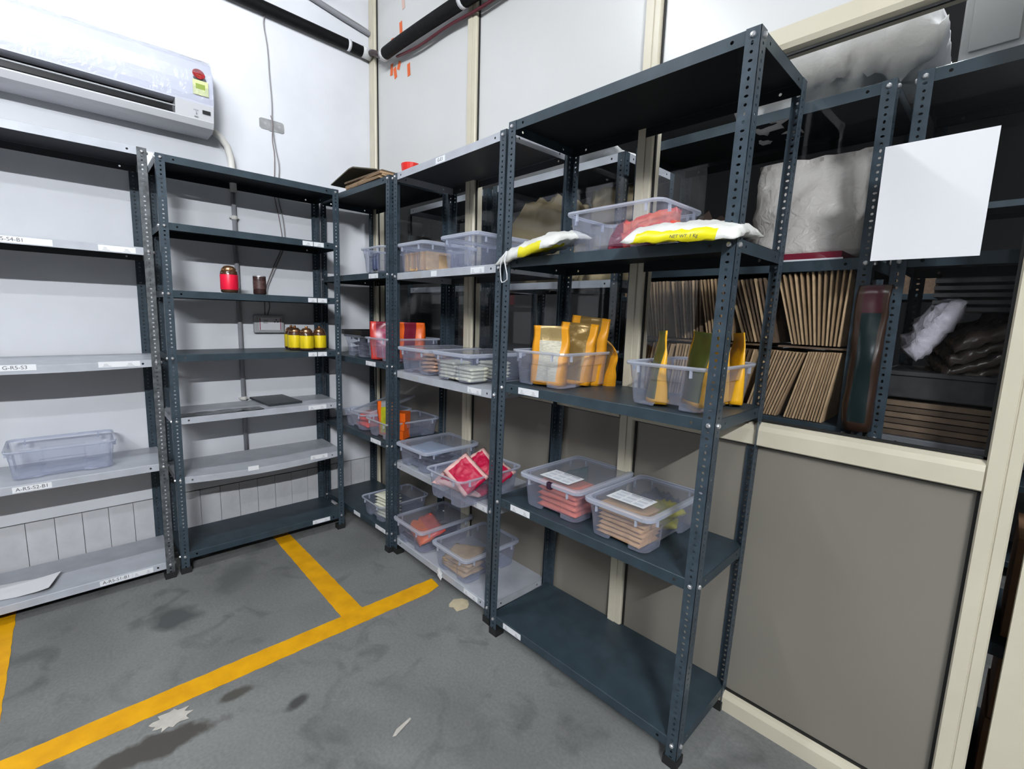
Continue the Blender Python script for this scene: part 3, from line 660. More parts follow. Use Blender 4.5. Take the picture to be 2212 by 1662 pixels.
o = G().box(-.012, .012, -.006, .010, -.022, .006).obj('bin_latch', mat('latch_purple', (.03, .01, .03), .3), bevel=.003); o.location = (2.105, -.395, Z4 + .136); tag(o, 'small dark purple clip on the front rim of the coral packet bin', 'clip')
g = G(); g.box(-.02, .02, -.001, 0, -.014, .012); g.box(-.006, .03, -.004, -.001, -.030, -.004); o = g.obj('torn_label', STICK, bevel=.0004); o.location = (1.345, -.374, .088); o.rotation_euler = (0, .5, 0); tag(o, 'curled torn white label hanging off the lowest light grey shelf', 'label')

# ------------------------------------------------------------------ corner rack
C2, C3, C4, C5 = 1.666, 1.152, .682, .138
bin_('small clear bin with dark blue strips on the corner rack', .53, .80, -.405, -.04, C2, .143)
for i in range(2): thing(packet('strip', .10, .03, .02, [NAVY], i), 'plastic_packet', (.65 + i * .035, -.36, C2 + .062), (R(90), R(90), 0), 'dark blue strip standing in the small bin', 'packet', 'dark blue strips')
bin_('clear bin of dark packets under a black tray', .265, .545, -.405, -.04, C3, .138)
bt = G(); bt.box(-.14, .14, -.19, .19, 0, .006); bt.box(-.14, .14, -.19, -.184, 0, .03); bt.box(-.14, .14, .184, .19, 0, .03); bt.box(-.14, -.134, -.19, .19, 0, .03); bt.box(.134, .14, -.19, .19, 0, .03)
o = bt.obj('black_tray', BLACK, bevel=.003); o.location = (.435, -.235, C3 + .142); tag(o, 'shallow black tray resting on a bin in the corner rack', 'tray')
for i in range(4): thing(packet('dark_packet', .22, .26, .03, [DKPK], i + 8, crumple=.3), 'plastic_packet', (.40, -.22, C3 + .006 + i * .031), (0, 0, .1 * i), 'dark packet filling the bin below the black tray', 'packet', 'dark packets under the tray')
bin_('clear bin of red and magenta pouches on the corner rack', .565, .855, -.405, -.03, C3, .138)
mg = pouch('foil_pouch', .17, .225, .06, [mat('pouch_wine', (.30, .01, .07), .3), mat('pouch_scarlet', (.62, .04, .03), .3), MAROON], 6, crumple=.008, top=.16)
mg2 = pouch('foil_pouch', .18, .225, .07, [MAROON, FIRE, MAROON], 9, crumple=.008, wide=.5, top=.12)
grp = 'magenta and red pouches'
thing(mg, 'foil_pouch', (.67, -.32, C3 + .006), (0, 0, R(60)), 'magenta pouch standing left in the corner rack bin', 'pouch', grp)
thing(mg2, 'foil_pouch', (.77, -.20, C3 + .006), (0, 0, R(38)), 'maroon pouch with orange sides standing in the corner rack bin', 'pouch', grp)
bin_('clear bin of coral packets below a raised clear lid', .23, .525, -.405, -.03, C4, .112)
for i in range(3): thing(packet('coral_packet', .17, .12, .03, [CORAL], i + 2, crumple=.3), 'food_packet', (.40, -.29 + .02 * i, C4 + .006 + .031 * i), (0, 0, .4 * i), 'coral packet in the corner rack bin', 'packet', 'coral packets in the corner rack')
l = place(lid_mesh(.29, .37), 'clear_cover', None, (.37, -.16, C4 + .145), (R(14), R(-6), 0)); tag(l, 'loose clear lid propped over the coral packet bin', 'cover')
bin_('clear bin with an orange and lime pouch on the corner rack', .56, .85, -.405, -.03, C4, .112)
lm = pouch('foil_pouch', .15, .21, .06, [LIME, FIRE, mat('pouch_silver', (.6, .6, .6), .3, metal=.6)], 3, top=.16)
thing(lm, 'foil_pouch', (.675, -.30, C4 + .006), (R(-6), R(-10), R(20)), 'orange and lime pouch with silver top in the corner rack', 'pouch')
ob = G().box(-.055, .055, -.04, .04, 0, .052).mesh('orange_box', FIRE)
for i in range(3):
    o = place(ob, 'orange_box', None, (.79, -.30 + .004 * i, C4 + .008 + .0535 * i), (0, 0, R(30 + 3 * i))); tag(o, ('topmost', 'middle', 'lowest')[2 - i] + ' orange box of the small stack in the corner rack', 'box', 'orange boxes')
bin_('clear bin of cream packets on the lowest corner rack shelf', .475, .745, -.40, -.04, C5, .115)
stack(.635, -.29, C5 + .006, 7, packet('food_packet', .13, .12, .02, [CREAMP], 2, crumple=.15), .0205, 'food_packet', 'the cream stack on the lowest corner shelf', 'packet', 'cream packets lowest corner shelf', .005, .15)
# cardboard on top of the corner rack
cbs = [(.42, .37, .0, CARD), (.44, .36, .03, CARDL), (.46, .36, -.02, CARD), (.43, .37, .05, CARDD)]
for i, (a, b, rz, mm) in enumerate(cbs):
    g = G(); g.box(-a / 2, a / 2, -b / 2, b / 2, 0, .010); g.box(-a / 2 + .004, a / 2 - .004, -b / 2 - .001, -b / 2, .003, .007, 1)
    o = g.obj('cardboard_sheet', [mm, CARDD]); o.location = (.56, -.215, 2.1725 + i * .0105); o.rotation_euler = (0, 0, rz); tag(o, ('lowest', 'second lowest', 'second highest', 'topmost')[i] + ' flattened carton on the corner rack', 'cardboard', 'flattened cartons')
g = G(); g.prism([(-.30, 0), (-.04, .045), (.02, .045), (.30, -.02), (.30, -.014), (.02, .052), (-.04, .052), (-.30, .006)], -.18, .18, 'y')
o = g.obj('bent_carton', mat('cardboard_dark', (.10, .085, .055), .7)); o.location = (.44, -.225, 2.236); tag(o, 'bent dark carton sheet arching over the flattened cartons', 'cardboard')

# ------------------------------------------------------------------ rack against the white wall
COPPER = mat('lid_copper', (.62, .33, .17), .22, metal=.9)
DGL = mat('glass_dark_brown', (.07, .03, .015), .12, coat=.6)
def jar(loc, r, h, lab, label, group=None, knob=True, body=None):
    e = empty('candle_jar', loc); tag(e, label, 'jar', group)
    hb = h * .76
    G().lathe([(0, 0), (r * .82, 0), (r * .95, .004), (r, .012), (r, hb * .84), (r * .93, hb * .95), (r * .72, hb), (0, hb)], 24).obj('glass', body or DGL, e, smooth=True)
    G().lathe([(r * 1.012, h * .10), (r * 1.02, h * .11), (r * 1.02, h * .60), (r * 1.012, h * .61)], 24).obj('wrap_label', lab, e, smooth=True)
    l = G().lathe([(r * .80, hb - .004), (r * .84, hb), (r * .82, hb + h * .05), (r * .66, hb + h * .09), (r * .55, hb + h * .13), (r * .2, hb + h * .16), (0, hb + h * .165)], 24).obj('lid', COPPER, e, smooth=True)
    if knob: G().lathe([(0, hb + h * .15), (r * .16, hb + h * .16), (r * .22, hb + h * .20), (r * .16, hb + h * .235), (0, hb + h * .24)], 12).obj('knob', COPPER, l, smooth=True)
    return e
YJ = mat('label_yellow', (.78, .58, .01), .35, noise_amt=.5, noise_scale=30, stretch=(1, 1, .15))
RJ = mat('label_red', (.85, .01, .05), .35, noise_amt=.3, noise_scale=25, stretch=(1, 1, .2))
for x, y, t in ((.10, -.668, 'yellow jar at the back left of the jar cluster'), (.205, -.682, 'yellow jar second from the left in the jar cluster'), (.285, -.640, 'foremost yellow jar of the jar cluster'), (.255, -.550, 'yellow jar on the right end of the jar cluster')):
    jar((x, y, 1.191), .041, .150, YJ, t, 'yellow jars with copper lids')
jar((.29, -1.045, 1.519), .043, .158, RJ, 'red labelled jar with copper lid standing on the third shelf', knob=False)
e = empty('candle_cup', (.26, -.885, 1.519)); tag(e, 'small dark cup beside the red jar', 'cup')
G().lathe([(0, 0), (.031, 0), (.034, .004), (.034, .100), (.031, .102), (.029, .098), (.029, .085), (0, .085)], 24).obj('cup_body', mat('cup_dark', (.045, .022, .020), .25), e, smooth=True)
G().lathe([(.0345, .030), (.0345, .075)], 24).obj('printed_band', mat('cup_print', (.10, .05, .045), .4, noise_amt=.6, noise_scale=80), e, smooth=True)
g = G(); g.lathe([(.0345, .0985), (.0345, .103), (.031, .103), (.031, .0985)], 24); g.obj('rim', CHROME, e, smooth=True)
o = G().box(-.21, .21, -.10, .10, 0, .012).obj('black_folder', mat('folder_black', (.03, .036, .04), .45), bevel=.002); o.location = (.05, -.78, .860); o.rotation_euler = (0, 0, .06); tag(o, 'flat black board lying on the fifth shelf', 'board')
def sheet_mesh(name, W, D, m, seed, amp=.006, curl=0.0, nx=16, ny=10, th=.0008):
    g = G()
    for s in (1, 0):
        for j in range(ny + 1):
            for i in range(nx + 1):
                x, y = (i / nx - .5) * W, (j / ny - .5) * D
                z = abs(noise.noise(Vector((x * 14 + seed, y * 14, seed)))) * amp + curl * max(0, i / nx - .6) ** 2 + s * th
                g.v.append(Vector((x, y, z)))
    K = (nx + 1) * (ny + 1)
    for s in (0, 1):
        for j in range(ny):
            for i in range(nx):
                a = s * K + j * (nx + 1) + i; q = (a, a + 1, a + nx + 2, a + nx + 1); g.f.append(q if s == 0 else q[::-1]); g.m.append(0)
    return g.mesh(name, m, smooth=True)
thing(sheet_mesh('film', .42, .10, mat('film_black', (.02, .022, .024), .2, bump=.4, bump_scale=30), 3, .008), 'plastic_film', (.285, -1.12, .8595), (0, 0, R(90)), 'crumpled black plastic film along the front of the fifth shelf', 'film')

# ------------------------------------------------------------------ rack under the air conditioner
bin_('empty clear bin on the fourth shelf under the air conditioner', .015, .300, -1.965, -1.575, .636, .140)
thing(sheet_mesh('paper', .36, .16, mat('paper_white', (.85, .85, .88), .6), 5, .004, .12), 'paper_sheet', (.20, -2.02, .0965), (0, 0, R(75)), 'white paper sheet lying on the lowest shelf', 'paper')

# ------------------------------------------------------------------ air conditioner
ac = empty('air_conditioner', (XL, -1.52, 2.385)); tag(ac, 'white wall air conditioner with plastic film still on it', 'air conditioner')
y0, y1 = -.475, .478
def P_(*p): return [(a + .06, b - 2.385) for a, b in p]
upper = P_((-.06, 2.755), (.03, 2.755), (.085, 2.742), (.125, 2.712), (.150, 2.66), (.158, 2.60), (.156, 2.54), (.150, 2.505), (.06, 2.505), (.06, 2.42), (-.06, 2.42))
G().prism(upper, y0, y1, 'y').obj('casing', ACWHITE, ac)
G().prism(P_((-.06, 2.42), (.06, 2.42), (.132, 2.435), (.136, 2.428), (.118, 2.400), (.085, 2.386), (-.04, 2.386)), y0, y1, 'y').obj('base_tray', mat('casing_lower_grey', (.58, .58, .61), .35), ac)
ch = P_((.05, 2.425), (.134, 2.432), (.150, 2.506), (.05, 2.508))
CL = mat('casing_lower_grey', (.58, .58, .61), .35)
rcheek = G().prism(ch, .305, y1, 'y').obj('end_cheek', CL, ac)
G().prism(ch, y0, -.42, 'y').obj('end_cheek', CL, ac)
G().box(.118, .122, -.42, .305, .046, .121).obj('outlet_recess', BLACK, ac)
for z, t in ((2.466, .002),):
    G().prism(P_((.118, z + .003), (.145, z - t), (.147, z + t * 1.6), (.120, z + .007)), -.42, .303, 'y').obj('vane', CL if t > .004 else GREYPL, ac)
film = [(p[0] + n[0] * .006, p[1] + n[1] * .006) for p, n in zip(P_((.03, 2.755), (.085, 2.742), (.125, 2.712), (.150, 2.66), (.158, 2.60), (.156, 2.54), (.152, 2.512)), ((0, 1), (.3, .95), (.7, .7), (.95, .3), (1, 0), (1, -.1), (1, -.1)))]
g = G(); g.open = True; ny = 60; pr = []
for a, b in zip(film[:-1], film[1:]):
    for k in range(4): pr.append((a[0] + (b[0] - a[0]) * k / 4, a[1] + (b[1] - a[1]) * k / 4))
pr.append(film[-1])
for j in range(ny + 1):
    y = y0 + (y1 + .004 - y0) * j / ny
    for i, (x, z) in enumerate(pr):
        q = noise.noise(Vector((x * 30, y * 6, z * 22))) * .004 + max(0, j / ny - .86) * noise.noise(Vector((x * 40, y * 30, z * 40))) * .05
        g.v.append(Vector((x + max(q, -.003) + .001, y, z + q * .3)))
K = len(pr)
for j in range(ny):
    for i in range(K - 1): g.f.append((j * K + i, j * K + i + 1, (j + 1) * K + i + 1, (j + 1) * K + i)); g.m.append(0)
g.obj('protective_film', FILM, ac, smooth=True)
def disc(r, x, y, z, m, name, par, ny=1.0, tilt=.05, dx=0):
    g = G(); n = 20; g.v = [Vector((x + dx - (math.sin(2 * PI * i / n) * r * tilt), y + r * math.cos(2 * PI * i / n) * ny, z + r * math.sin(2 * PI * i / n))) for i in range(n)] + [Vector((x + dx + .0008 - (math.sin(2 * PI * i / n) * r * tilt), y + r * math.cos(2 * PI * i / n) * ny, z + r * math.sin(2 * PI * i / n))) for i in range(n)]
    g.f = [tuple(range(n, 2 * n))] + [(i, (i + 1) % n, n + (i + 1) % n, n + i) for i in range(n)]; g.m = [0] * len(g.f); return g.obj(name, m, par)
zz = lambda z: z - 2.385
disc(.028, .2175, .415, zz(2.650), mat('sticker_red', (.34, .02, .025), .4, noise_amt=.6, noise_scale=120), 'energy_label', ac, tilt=.42)['label'] = 'round red and black label'
g = G(); g.box(.2225, .2235, .389, .446, zz(2.620), zz(2.631)); g.obj('energy_label', INK, ac)
g = G(); g.box(.2195, .2220, .404, .424, zz(2.634), zz(2.642)); g.obj('energy_label', YELLOW, ac)
g = G(); g.box(.2212, .2225, .385, .455, zz(2.545), zz(2.618)); o = g.obj('energy_label', mat('sticker_lime', (.62, .66, .33), .5), ac); o['label'] = 'pale green rectangular label'
g = G(); g.box(.2225, .2230, .398, .440, zz(2.575), zz(2.600)); g.obj('energy_label', mat('print_green', (.25, .33, .05), .5), ac)
G().box(.2035, .2055, .425, .462, zz(2.462), zz(2.480)).obj('display_window', BLACK, ac)
for a, b, c, d in ((.385, .408, 2.470, 2.482), (.395, .399, 2.455, 2.468), (.388, .405, 2.440, 2.446)): G().box(.198, .2035 if c > 2.45 else .2, a, b, zz(c), zz(d)).obj('printed_mark', INKG, ac)
G().box(.135, .137, .38, .445, zz(2.747), zz(2.7495), M=None).obj('brand_strip', INKG, ac)
dp = G().tube([(-.015, -1.085, 2.44), (-.015, -1.03, 2.437), (-.015, -.985, 2.415), (-.015, -.950, 2.37), (-.018, -.934, 2.31), (-.022, -.928, 2.24), (-.025, -.926, 2.12)], .019, 12).obj('drain_hose', CREAMPIPE, smooth=True); tag(dp, 'cream hose curving down the wall from the air conditioner', 'hose')
cd_ = empty('wall_conduit', (-.04, -.925, .5)); tag(cd_, 'thin grey conduit running down the white wall behind the rack', 'conduit')
G().tube([(0, 0, 1.62), (0, 0, 0.02)], .013, 10).obj('pipe', GREYPIPE, cd_, smooth=True)
for z in (1.475, 1.47 - 1.1): G().lathe([(.013, -.012), (.018, -.010), (.018, .010), (.013, .012)], 12, c=(0, 0, z)).obj('coupling', CREAMPIPE, cd_, smooth=True); G().box(-.019, .006, -.024, .024, z - .004, z + .004).obj('clip', CREAMPIPE, cd_)

# ------------------------------------------------------------------ wires and fittings on the white wall
def smooth(pts, k=6):
    P = [Vector(p) for p in pts]; out = []
    for i in range(len(P) - 1):
        a, b, c, d = P[max(i - 1, 0)], P[i], P[i + 1], P[min(i + 2, len(P) - 1)]
        for j in range(k):
            t = j / k; out.append(.5 * ((2 * b) + (c - a) * t + (2 * a - 5 * b + 4 * c - d) * t * t + (3 * b - a - 3 * c + d) * t ** 3))
    out.append(P[-1]); return out
o = G().tube(smooth([(-.052, -.700, 3.19), (-.050, -.712, 3.13), (-.052, -.695, 3.0), (-.052, -.690, 2.85), (-.051, -.683, 2.7), (-.046, -.688, 2.58), (-.046, -.682, 2.5), (-.052, -.668, 2.42), (-.05, -.655, 2.32), (-.052, -.668, 2.16), (-.05, -.642, 2.0), (-.052, -.640, 1.85), (-.050, -.700, 1.70), (-.052, -.755, 1.56), (-.052, -.745, 1.46), (-.05, -.760, 1.40)]), .0036, 6).obj('cable', WIREG, smooth=True); tag(o, 'grey cable hanging down the white wall into the socket box', 'cable')
o = G().tube(smooth([(-.047, -.694, 2.62), (-.040, -.686, 2.57), (-.047, -.690, 2.48), (-.051, -.680, 2.40), (-.05, -.683, 2.30), (-.052, -.690, 2.16), (-.05, -.665, 2.0), (-.051, -.655, 1.85), (-.05, -.715, 1.70), (-.051, -.768, 1.55), (-.052, -.775, 1.40)]), .0025, 6).obj('cable', WIRE, smooth=True); tag(o, 'thin brown wire twisted beside the grey cable', 'cable')
e = empty('wall_plate', (-.058, -.686, 2.568)); tag(e, 'small steel plate with clipped corners on the white wall', 'bracket')
prof = [(-.072, -.024), (-.060, -.032), (-.02, -.032), (-.012, -.037), (.0, -.037), (.005, -.033), (.060, -.033), (.070, -.026), (.070, .022), (.060, .030), (-.062, .030), (-.072, .022)]
G().prism(prof, -.002, .003, 'x').obj('plate', STEEL, e)
for y in (-.038, .045): G().lathe([(.008, 0), (.0085, .001), (.004, .0015), (0, .0015)], 10).obj('screw', CHROME, e).matrix_local = Matrix.Translation((.003, y, .002)) @ Matrix.Rotation(PI / 2, 4, 'Y')
e = empty('socket_box', (-.058, -.755, 1.343)); tag(e, 'grey socket box on the white wall above the yellow jars', 'socket')
G().box(0, .030, -.092, .088, -.058, .055).obj('back_box', GREYPL, e, bevel=.006)
G().box(.030, .036, -.066, .070, -.042, .042).obj('cover_plate', WHITE, e, bevel=.003)
for y in (-.060, .062): G().box(.036, .0375, y - .002, y + .002, -.038, .036).obj('side_stripe', mat('stripe_maroon', (.3, .02, .07), .4), e)
for y, z in ((.028, .012), (.046, .012), (.037, .026)): G().lathe([(.0045, 0), (.0045, .001), (0, .001)], 8).obj('socket_hole', INK, e).matrix_local = Matrix.Translation((.036, y, z)) @ Matrix.Rotation(PI / 2, 4, 'Y')
G().box(.036, .040, -.040, -.014, .004, .026).obj('switch', GREYPL, e)
# foam-covered pipes near the ceiling
pa = empty('foam_pipe', (0, 0, 3.2)); tag(pa, 'black foam covered pipe along the white wall', 'pipe')
G().tube(smooth([(-.022, -2.9, .03), (-.022, -2.0, .026), (-.022, -1.0, .012), (-.022, -.40, .002), (-.022, -.10, -.005)]), .034, 14).obj('foam_sleeve', BLACKPIPE, pa, smooth=True)
G().tube([(-.022, -.205, 0), (-.022, -.185, 0)], .037, 14).obj('strap', WHITE, pa, smooth=True)
G().tube([(-.02, -.100, -.005), (-.018, -.04, -.008)], .036, 14).obj('end_wrap', mat('wrap_white', (.7, .7, .7), .6, noise_amt=.3), pa, smooth=True)
pb = empty('foam_pipe', (0, 0, 3.1)); tag(pb, 'black foam covered pipe along the white partition panels', 'pipe')
G().tube(smooth([(.255, -.075, -.005), (.45, -.08, -.012), (.7, -.08, -.022), (1.0, -.08, -.038), (1.3, -.08, -.055), (1.8, -.08, -.07)]), .036, 14).obj('foam_sleeve', BLACKPIPE, pb, smooth=True)
G().tube([(1.075, -.08, -.042), (1.10, -.08, -.043)], .040, 14).obj('strap', WHITE, pb, smooth=True)
G().tube([(.225, -.072, -.002), (.262, -.075, -.005)], .038, 14).obj('end_wrap', mat('wrap_white', (.7, .7, .7), .6, noise_amt=.3), pb, smooth=True)
o = G().tube(smooth([(-.018, -.05, 3.192), (.03, -.055, 3.185), (.10, -.06, 3.155), (.16, -.068, 3.12), (.23, -.072, 3.10)]), .019, 10).obj('copper_joint', mat('copper_dark', (.03, .008, .008), .4), smooth=True); tag(o, 'dark copper elbow joining the two foam pipes in the corner', 'pipe')
o = G().tube(smooth([(.35, -.045, 3.055), (.6, -.045, 3.025), (.9, -.045, 3.02), (1.2, -.045, 2.995), (1.6, -.045, 2.99)]), .008, 8).obj('red_cable', mat('cable_red', (.10, .006, .015), .5), smooth=True); tag(o, 'dark red cable sagging under the foam pipe', 'cable')
o = G().tube(smooth([(-.043, -1.0, 3.50), (-.043, -.6, 3.425), (-.043, -.26, 3.368), (-.043, -.02, 3.335)]), .016, 10).obj('grey_pipe', GREYPIPE, smooth=True); tag(o, 'thin grey pipe above the foam pipe on the white wall', 'pipe')
o = G().tube(smooth([(-.055, -.7, 3.47), (-.052, -.37, 3.41), (-.053, -.09, 3.372), (-.05, .0, 3.352)]), .0035, 6).obj('thin_wire', WIREG, smooth=True); tag(o, 'thin wire above the grey pipe on the white wall', 'cable')
for i, (x, z, h, rz) in enumerate(((.225, 3.185, .072, .05), (.335, 3.245, .07, -.1), (.215, 3.035, .07, .1), (.262, 3.00, .07, -.25), (.31, 3.03, .05, .5), (.430, 2.965, .075, -.08), (.36, 3.42, .16, -.12))):
    g = G(); g.box(-.016, .016, 0, .0012, -h / 2, h / 2); o = g.obj('tape_strip', ORANGE if i < 6 else mat('tape_faded', (.78, .55, .48), .6)); o.location = (x, -.0085, z); o.rotation_euler = (0, rz, 0)
    tag(o, ('orange tape strip stuck on the panel left above the pipe joint', 'orange tape strip stuck highest above the pipe joint', 'orange tape strip stuck directly under the pipe joint', 'slanted orange tape strip hanging below the pipe joint', 'short tilted orange tape strip by the pipe end', 'lone orange tape strip farthest right below the pipe', 'long faded tape trace above the pipe joint')[i], 'tape', 'orange tape strips')
# sheet of paper on the glass, scraps on the floor
o = place(sheet_mesh('paper', .227, .311, mat('paper_white', (.85, .85, .88), .6), 8, .0015), 'paper_sheet', None, (3.0705, -.0062, 1.7825), (R(90), 0, 0)); tag(o, 'blank white paper sheet taped on the window glass', 'paper')
def scrap(pts, m, label):
    g = G(); k = len(pts); g.v = [Vector((x, y, .0022)) for x, y in pts] + [Vector((x, y, .0038)) for x, y in pts]; g.f = [tuple(range(k, 2 * k))] + [(i, (i + 1) % k, k + (i + 1) % k, k + i) for i in range(k)]; g.m = [0] * len(g.f)
    o = g.obj('paper_scrap', m); tag(o, label, 'scrap')
scrap([(1.500, -.425), (1.482, -.385), (1.505, -.345), (1.535, -.335), (1.565, -.350), (1.585, -.375), (1.572, -.432), (1.535, -.425), (1.520, -.440)], mat('scrap_beige', (.66, .56, .38), .7, noise_amt=.15), 'torn beige scrap on the floor near the middle rack')
rp = []
for i in range(26):
    a = 2 * PI * i / 26; rr = .042 * (1 + .42 * noise.noise(Vector((math.cos(a) * 2.6, math.sin(a) * 2.6, 4))) + (.28 if i % 3 == 0 else -.1)); rp.append((1.412 + rr * .85 * math.cos(a), -1.553 + rr * 1.25 * math.sin(a)))
scrap(rp, mat('scrap_white', (.60, .56, .50), .8, noise_amt=.2), 'ragged whitish scrap beside the yellow floor line')
scrap([(1.985, -1.01), (1.99, -1.0), (1.965, -.925), (1.957, -.925), (1.968, -.985)], mat('scrap_white', (.60, .56, .50), .8), 'thin pale sliver on the bare concrete floor')

# ------------------------------------------------------------------ store behind the glass
BW = [(2.171, DARK, 0, []), (1.655, DARK, 0, []), (1.105, DARK, 0, []), (.56, DARK, 0, []), (.10, DARK, 0, [])]
BWL = [(2.171, LIGHT, 0, []), (1.620, LIGHT, 0, []), (1.09, DARK, 0, []), (.56, DARK, 0, []), (.10, DARK, 0, [])]
grp = 'racks behind the glass'
rack('dark rack behind the glass holding brown corrugated bundles', (2.055, .13, 0), 0, .885, .44, 2.171, (0, 0), BW, bolts=True, group=grp)
rack('dark rack behind the glass holding the kraft sack', (1.115, .13, 0), 0, .885, .44, 2.171, (0, 0), BWL, bolts=False, group=grp)
rack('dark rack behind the glass in the corner', (.18, .13, 0), 0, .885, .44, 2.171, (0, 0), BWL, bolts=False, group=grp)
rack('dark rack behind the glass carrying the grey cabinet', (2.985, .13, 0), 0, .885, .44, 2.171, (0, 0), [BW[0], BW[1], (1.105, mat('rack_paint_mid', (.16, .165, .18), .4), 0, []), BW[3], BW[4]], bolts=True, group=grp)
for i, (x, y) in enumerate(((.6, 2.2), (1.6, 2.25), (2.6, 2.2))):
    rack(('dark rack deep in the store, first beyond the glass', 'dark rack deep in the store, second beyond the glass', 'dark rack deep in the store, third beyond the glass')[i], (x, y, 0), 0, .9, .42, 2.171, (0, 0), BW, bolts=False, group='racks deep in the store')
def bundle(x, y, z, n, D, H, tilt, fan, label, step=.0125, m=CARD, rz=0):
    e = empty('carton_bundle', (x, y, z), rz); tag(e, label, 'bundle', 'corrugated carton bundles')
    me = G().box(-.0028, .0028, 0, D, 0, H).mesh('sheet', m); me2 = G().box(-.0028, .0028, 0, D, 0, H).mesh('sheet', CARDL)
    for i in range(n):
        place(me if i % 3 else me2, 'carton_sheet', e, (i * step, random.uniform(-.004, .004), math.sin(abs(tilt + fan * i)) * .003), (0, tilt + fan * i, 0))
    return e
zz_ = 1.107
bundle(2.13, .15, 1.37, 11, .3, .235, R(-14), R(.9), 'tied corrugated bundle leaning left on the upper row')
bundle(2.30, .15, 1.37, 9, .3, .235, R(-10), R(.6), 'dark corrugated bundle second on the upper row', m=CARDD)
bundle(2.43, .15, 1.37, 9, .3, .24, R(-12), R(.5), 'corrugated bundle third on the upper row')
bundle(2.575, .15, 1.37, 9, .3, .24, R(-20), R(.8), 'corrugated bundle fourth on the upper row', m=CARDD)
bundle(2.735, .15, 1.37, 13, .3, .25, R(-16), R(1.5), 'fanned corrugated bundle last on the upper row', step=.0115)
bundle(2.12, .15, zz_, 10, .3, .24, R(8), R(.4), 'corrugated bundle first on the lower row', m=CARDD)
bundle(2.28, .15, zz_, 10, .3, .24, R(6), R(.4), 'corrugated bundle second on the lower row')
bundle(2.45, .15, zz_, 10, .3, .24, R(8), R(.4), 'corrugated bundle third on the lower row', m=CARDD)
bundle(2.60, .15, zz_, 12, .3, .245, R(14), R(.3), 'corrugated bundle fourth on the lower row', step=.0095)
bundle(2.735, .15, zz_, 13, .3, .245, R(13), R(-.4), 'string tied corrugated bundle last on the lower row', step=.0095)
for i, (x, n_) in enumerate(((2.12, 3), (2.42, 3), (2.67, 3))):
    o = G().box(0, .27, 0, .30, 0, .006).obj('carton_divider', CARDD); o.location = (x, .15, 1.358); tag(o, ('divider board under the leaning bundles, at the mullion', 'divider board between the bundle rows, middle one', 'divider board between the bundle rows under the fanned bundle')[i], 'board', 'divider boards')
# things on the racks behind the glass
o = place(pouch('wrapped_roll', .40, .36, .28, [WRAP, WRAP, WRAP], 2, crumple=.03, top=.07), 'wrapped_roll', None, (2.70, .33, 1.685), (0, 0, 0)); tag(o, 'bubble wrapped bag upright behind the glass', 'bag')
o = place(pouch('core', .34, .28, .20, [mat('core_grey', (.42, .40, .38), .6, noise_amt=.2)], 2, crumple=.02), 'paper_roll', None, (2.70, .33, 1.687), (0, 0, 0)); tag(o, 'greyish goods inside the bubble wrapped bag', 'goods')
e = empty('tray', (2.75, .15, 1.657)); tag(e, 'dark red tray with white rim below the bubble wrapped bag', 'tray')
G().box(-.10, .10, 0, .35, 0, .026).obj('tray_body', MAROON, e); G().box(-.105, .105, -.003, .0, -.001, .005).obj('rim', WHITE, e)
o = place(packet('cloth', .36, .3, .2, [mat('cloth_brown', (.06, .035, .025), .8)], 4, crumple=.3), 'dark_bundle', None, (2.28, .34, 1.66)); tag(o, 'dark brown cloth bundle behind the mullion', 'bundle')
o = place(packet('plastic_bag', .62, .36, .24, [mat('bag_translucent', (.93, .92, .93), .3, bump=.8, bump_scale=14)], 12, crumple=.28, nu=30, nv=20), 'white_plastic_bag', None, (2.72, .34, 2.176), (0, R(-4), R(3))); tag(o, 'big white plastic bag on top of the racks behind the glass', 'bag')
e = empty('grey_cabinet', (3.33, .40, 2.173)); tag(e, 'light grey cabinet on top of the rack behind the glass', 'cabinet')
G().box(-.27, .27, -.20, .18, 0, .5).obj('casing', mat('cabinet_grey', (.72, .73, .76), .4), e, bevel=.006)
for a, b in ((-.25, -.15), (-.13, .11), (.13, .25)): G().box(a, b, -.206, -.2, .04, .46).obj('door', mat('cabinet_grey', (.72, .73, .76), .4), e, bevel=.002)
o = place(packet('kraft_sack', .46, .36, .44, [KRAFT], 21, crumple=.10, nu=26, nv=20, boxy=False), 'kraft_sack', None, (1.44, .33, 1.623), (0, 0, .1)); tag(o, 'big kraft paper sack behind the glass', 'sack')
o = place(pouch('kraft_parcel', .26, .47, .22, [KRAFT, KRAFT, KRAFT], 14, crumple=.03, top=.1), 'kraft_parcel', None, (1.81, .35, 1.623), (0, 0, .15)); tag(o, 'kraft wrapped parcel with scrunched top behind the glass', 'parcel')
o = place(packet('white_sheet', .8, .36, .10, [mat('sheet_grey_white', (.60, .60, .60), .5)], 31, crumple=.2, nu=22, nv=10), 'white_bundle', None, (1.5, .34, 2.173)); tag(o, 'greyish white bundle on top of the rack behind the glass', 'bundle')
o = place(pouch('print_bag', .085, .46, .07, [mat('print_teal', (.008, .018, .019), .2), mat('print_rust', (.040, .018, .010), .3), mat('print_wine', (.045, .004, .010), .3)], 4, crumple=.01), 'printed_bag', None, (2.955, .125, 1.108), (0, 0, 0)); tag(o, 'glossy teal and dark red packaging between two racks behind the glass', 'bag')
bk = mat('crate_black', (.03, .03, .032), .5, noise_amt=.4, noise_scale=30)
for i in range(5):
    o = G().box(-.15, .15, 0, .3, 0, .012).obj('black_board', bk, bevel=.001); o.location = (3.24, .16, 1.54 + i * .0185 - .43 + .0); o.location.z = 1.107 + .0 + i * .0; o.location.z = 1.49 + i * .0205; tag(o, 'thin black board in the stack behind the paper sheet', 'board', 'stacked black boards')
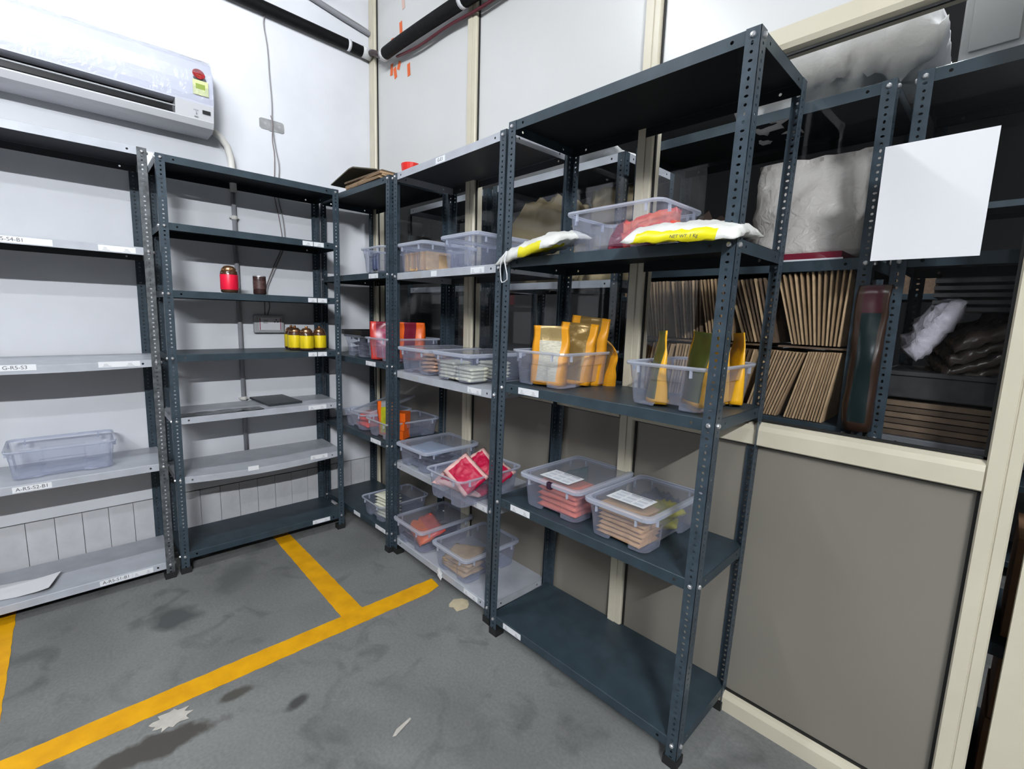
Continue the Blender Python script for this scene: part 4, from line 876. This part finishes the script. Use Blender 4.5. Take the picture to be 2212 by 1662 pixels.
e = empty('black_crate', (3.20, .15, 1.225)); tag(e, 'black crate on the shelf behind the glass, under the dark packets', 'crate')
G().box(-.20, .20, 0, .32, 0, .07).obj('crate_body', bk, e, bevel=.004); G().box(-.205, .205, -.006, .326, .07, .082).obj('rim', bk, e)
for i in range(6):
    o = G().box(-.22, .22, 0, .30, 0, .015).obj('flat_carton', [mat('carton_dim', (.10, .068, .045), .85, noise_amt=.3), mat('carton_dim_light', (.17, .115, .075), .85, noise_amt=.3)][i % 2]); o.location = (3.22 + random.uniform(-.02, .02), .15, 1.107 + i * .0185); tag(o, 'flat brown carton lying in the stack under the black crate', 'carton', 'flat cartons behind the glass')
for i in range(4):
    thing(packet('dark_packet', .24, .2, .045, [mat('packet_brown_dark', (.075, .055, .045), .25, noise_amt=.5, noise_scale=12, bump=.6, bump_scale=16)], i + 20, crumple=.4), 'dark_packet', (3.21 + .01 * i, .28, 1.31 + i * .040), (R(16), R(-26), .2), 'dark glossy packet leaning on the black crate', 'packet', 'dark glossy packets')
o = place(packet('thin_bag', .20, .12, .06, [mat('bag_lilac', (.50, .47, .54), .4, bump=.5)], 3, crumple=.25), 'white_plastic_bag', None, (3.12, .20, 1.43), (R(30), R(-62), 0)); tag(o, 'crumpled lilac white bag beside the dark glossy packets', 'bag')
for i, (x, y, z, a, b, h) in enumerate(((3.50, .32, .103, .30, .30, .205), (3.50, .32, .311, .29, .29, .20), (3.50, .33, .563, .30, .28, .30))):
    e = empty('carton', (x, y, z)); tag(e, ('lowest', 'middle', 'topmost')[i] + ' brown carton of the stack seen through the door gap', 'carton', 'cartons behind the door')
    G().box(-a / 2, a / 2, -b / 2, b / 2, 0, h).obj('carton_body', mat('cardboard_warm', (.50, .28, .15), .75), e); G().box(-.02, .02, -b / 2 - .0008, -b / 2, 0, h).obj('tape', mat('tape_dark', (.08, .06, .05), .4), e)
for i, x in enumerate((.75, 1.15, 1.7, 2.2, 2.75, 3.1)):
    for j, z in enumerate((.56, 1.105, 1.655)):
        if (i + j) % 2: continue
        e = empty('store_box', (x, 2.42, z + .001)); tag(e, 'dim box standing on the racks deep in the store', 'box', 'boxes deep in the store')
        G().box(-.14, .14, -.13, .13, 0, .24 + .05 * (i % 3)).obj('box_body', [CARDD, mat('box_grey', (.2, .2, .22), .6), CARD][(i + j) % 3], e, bevel=.004)
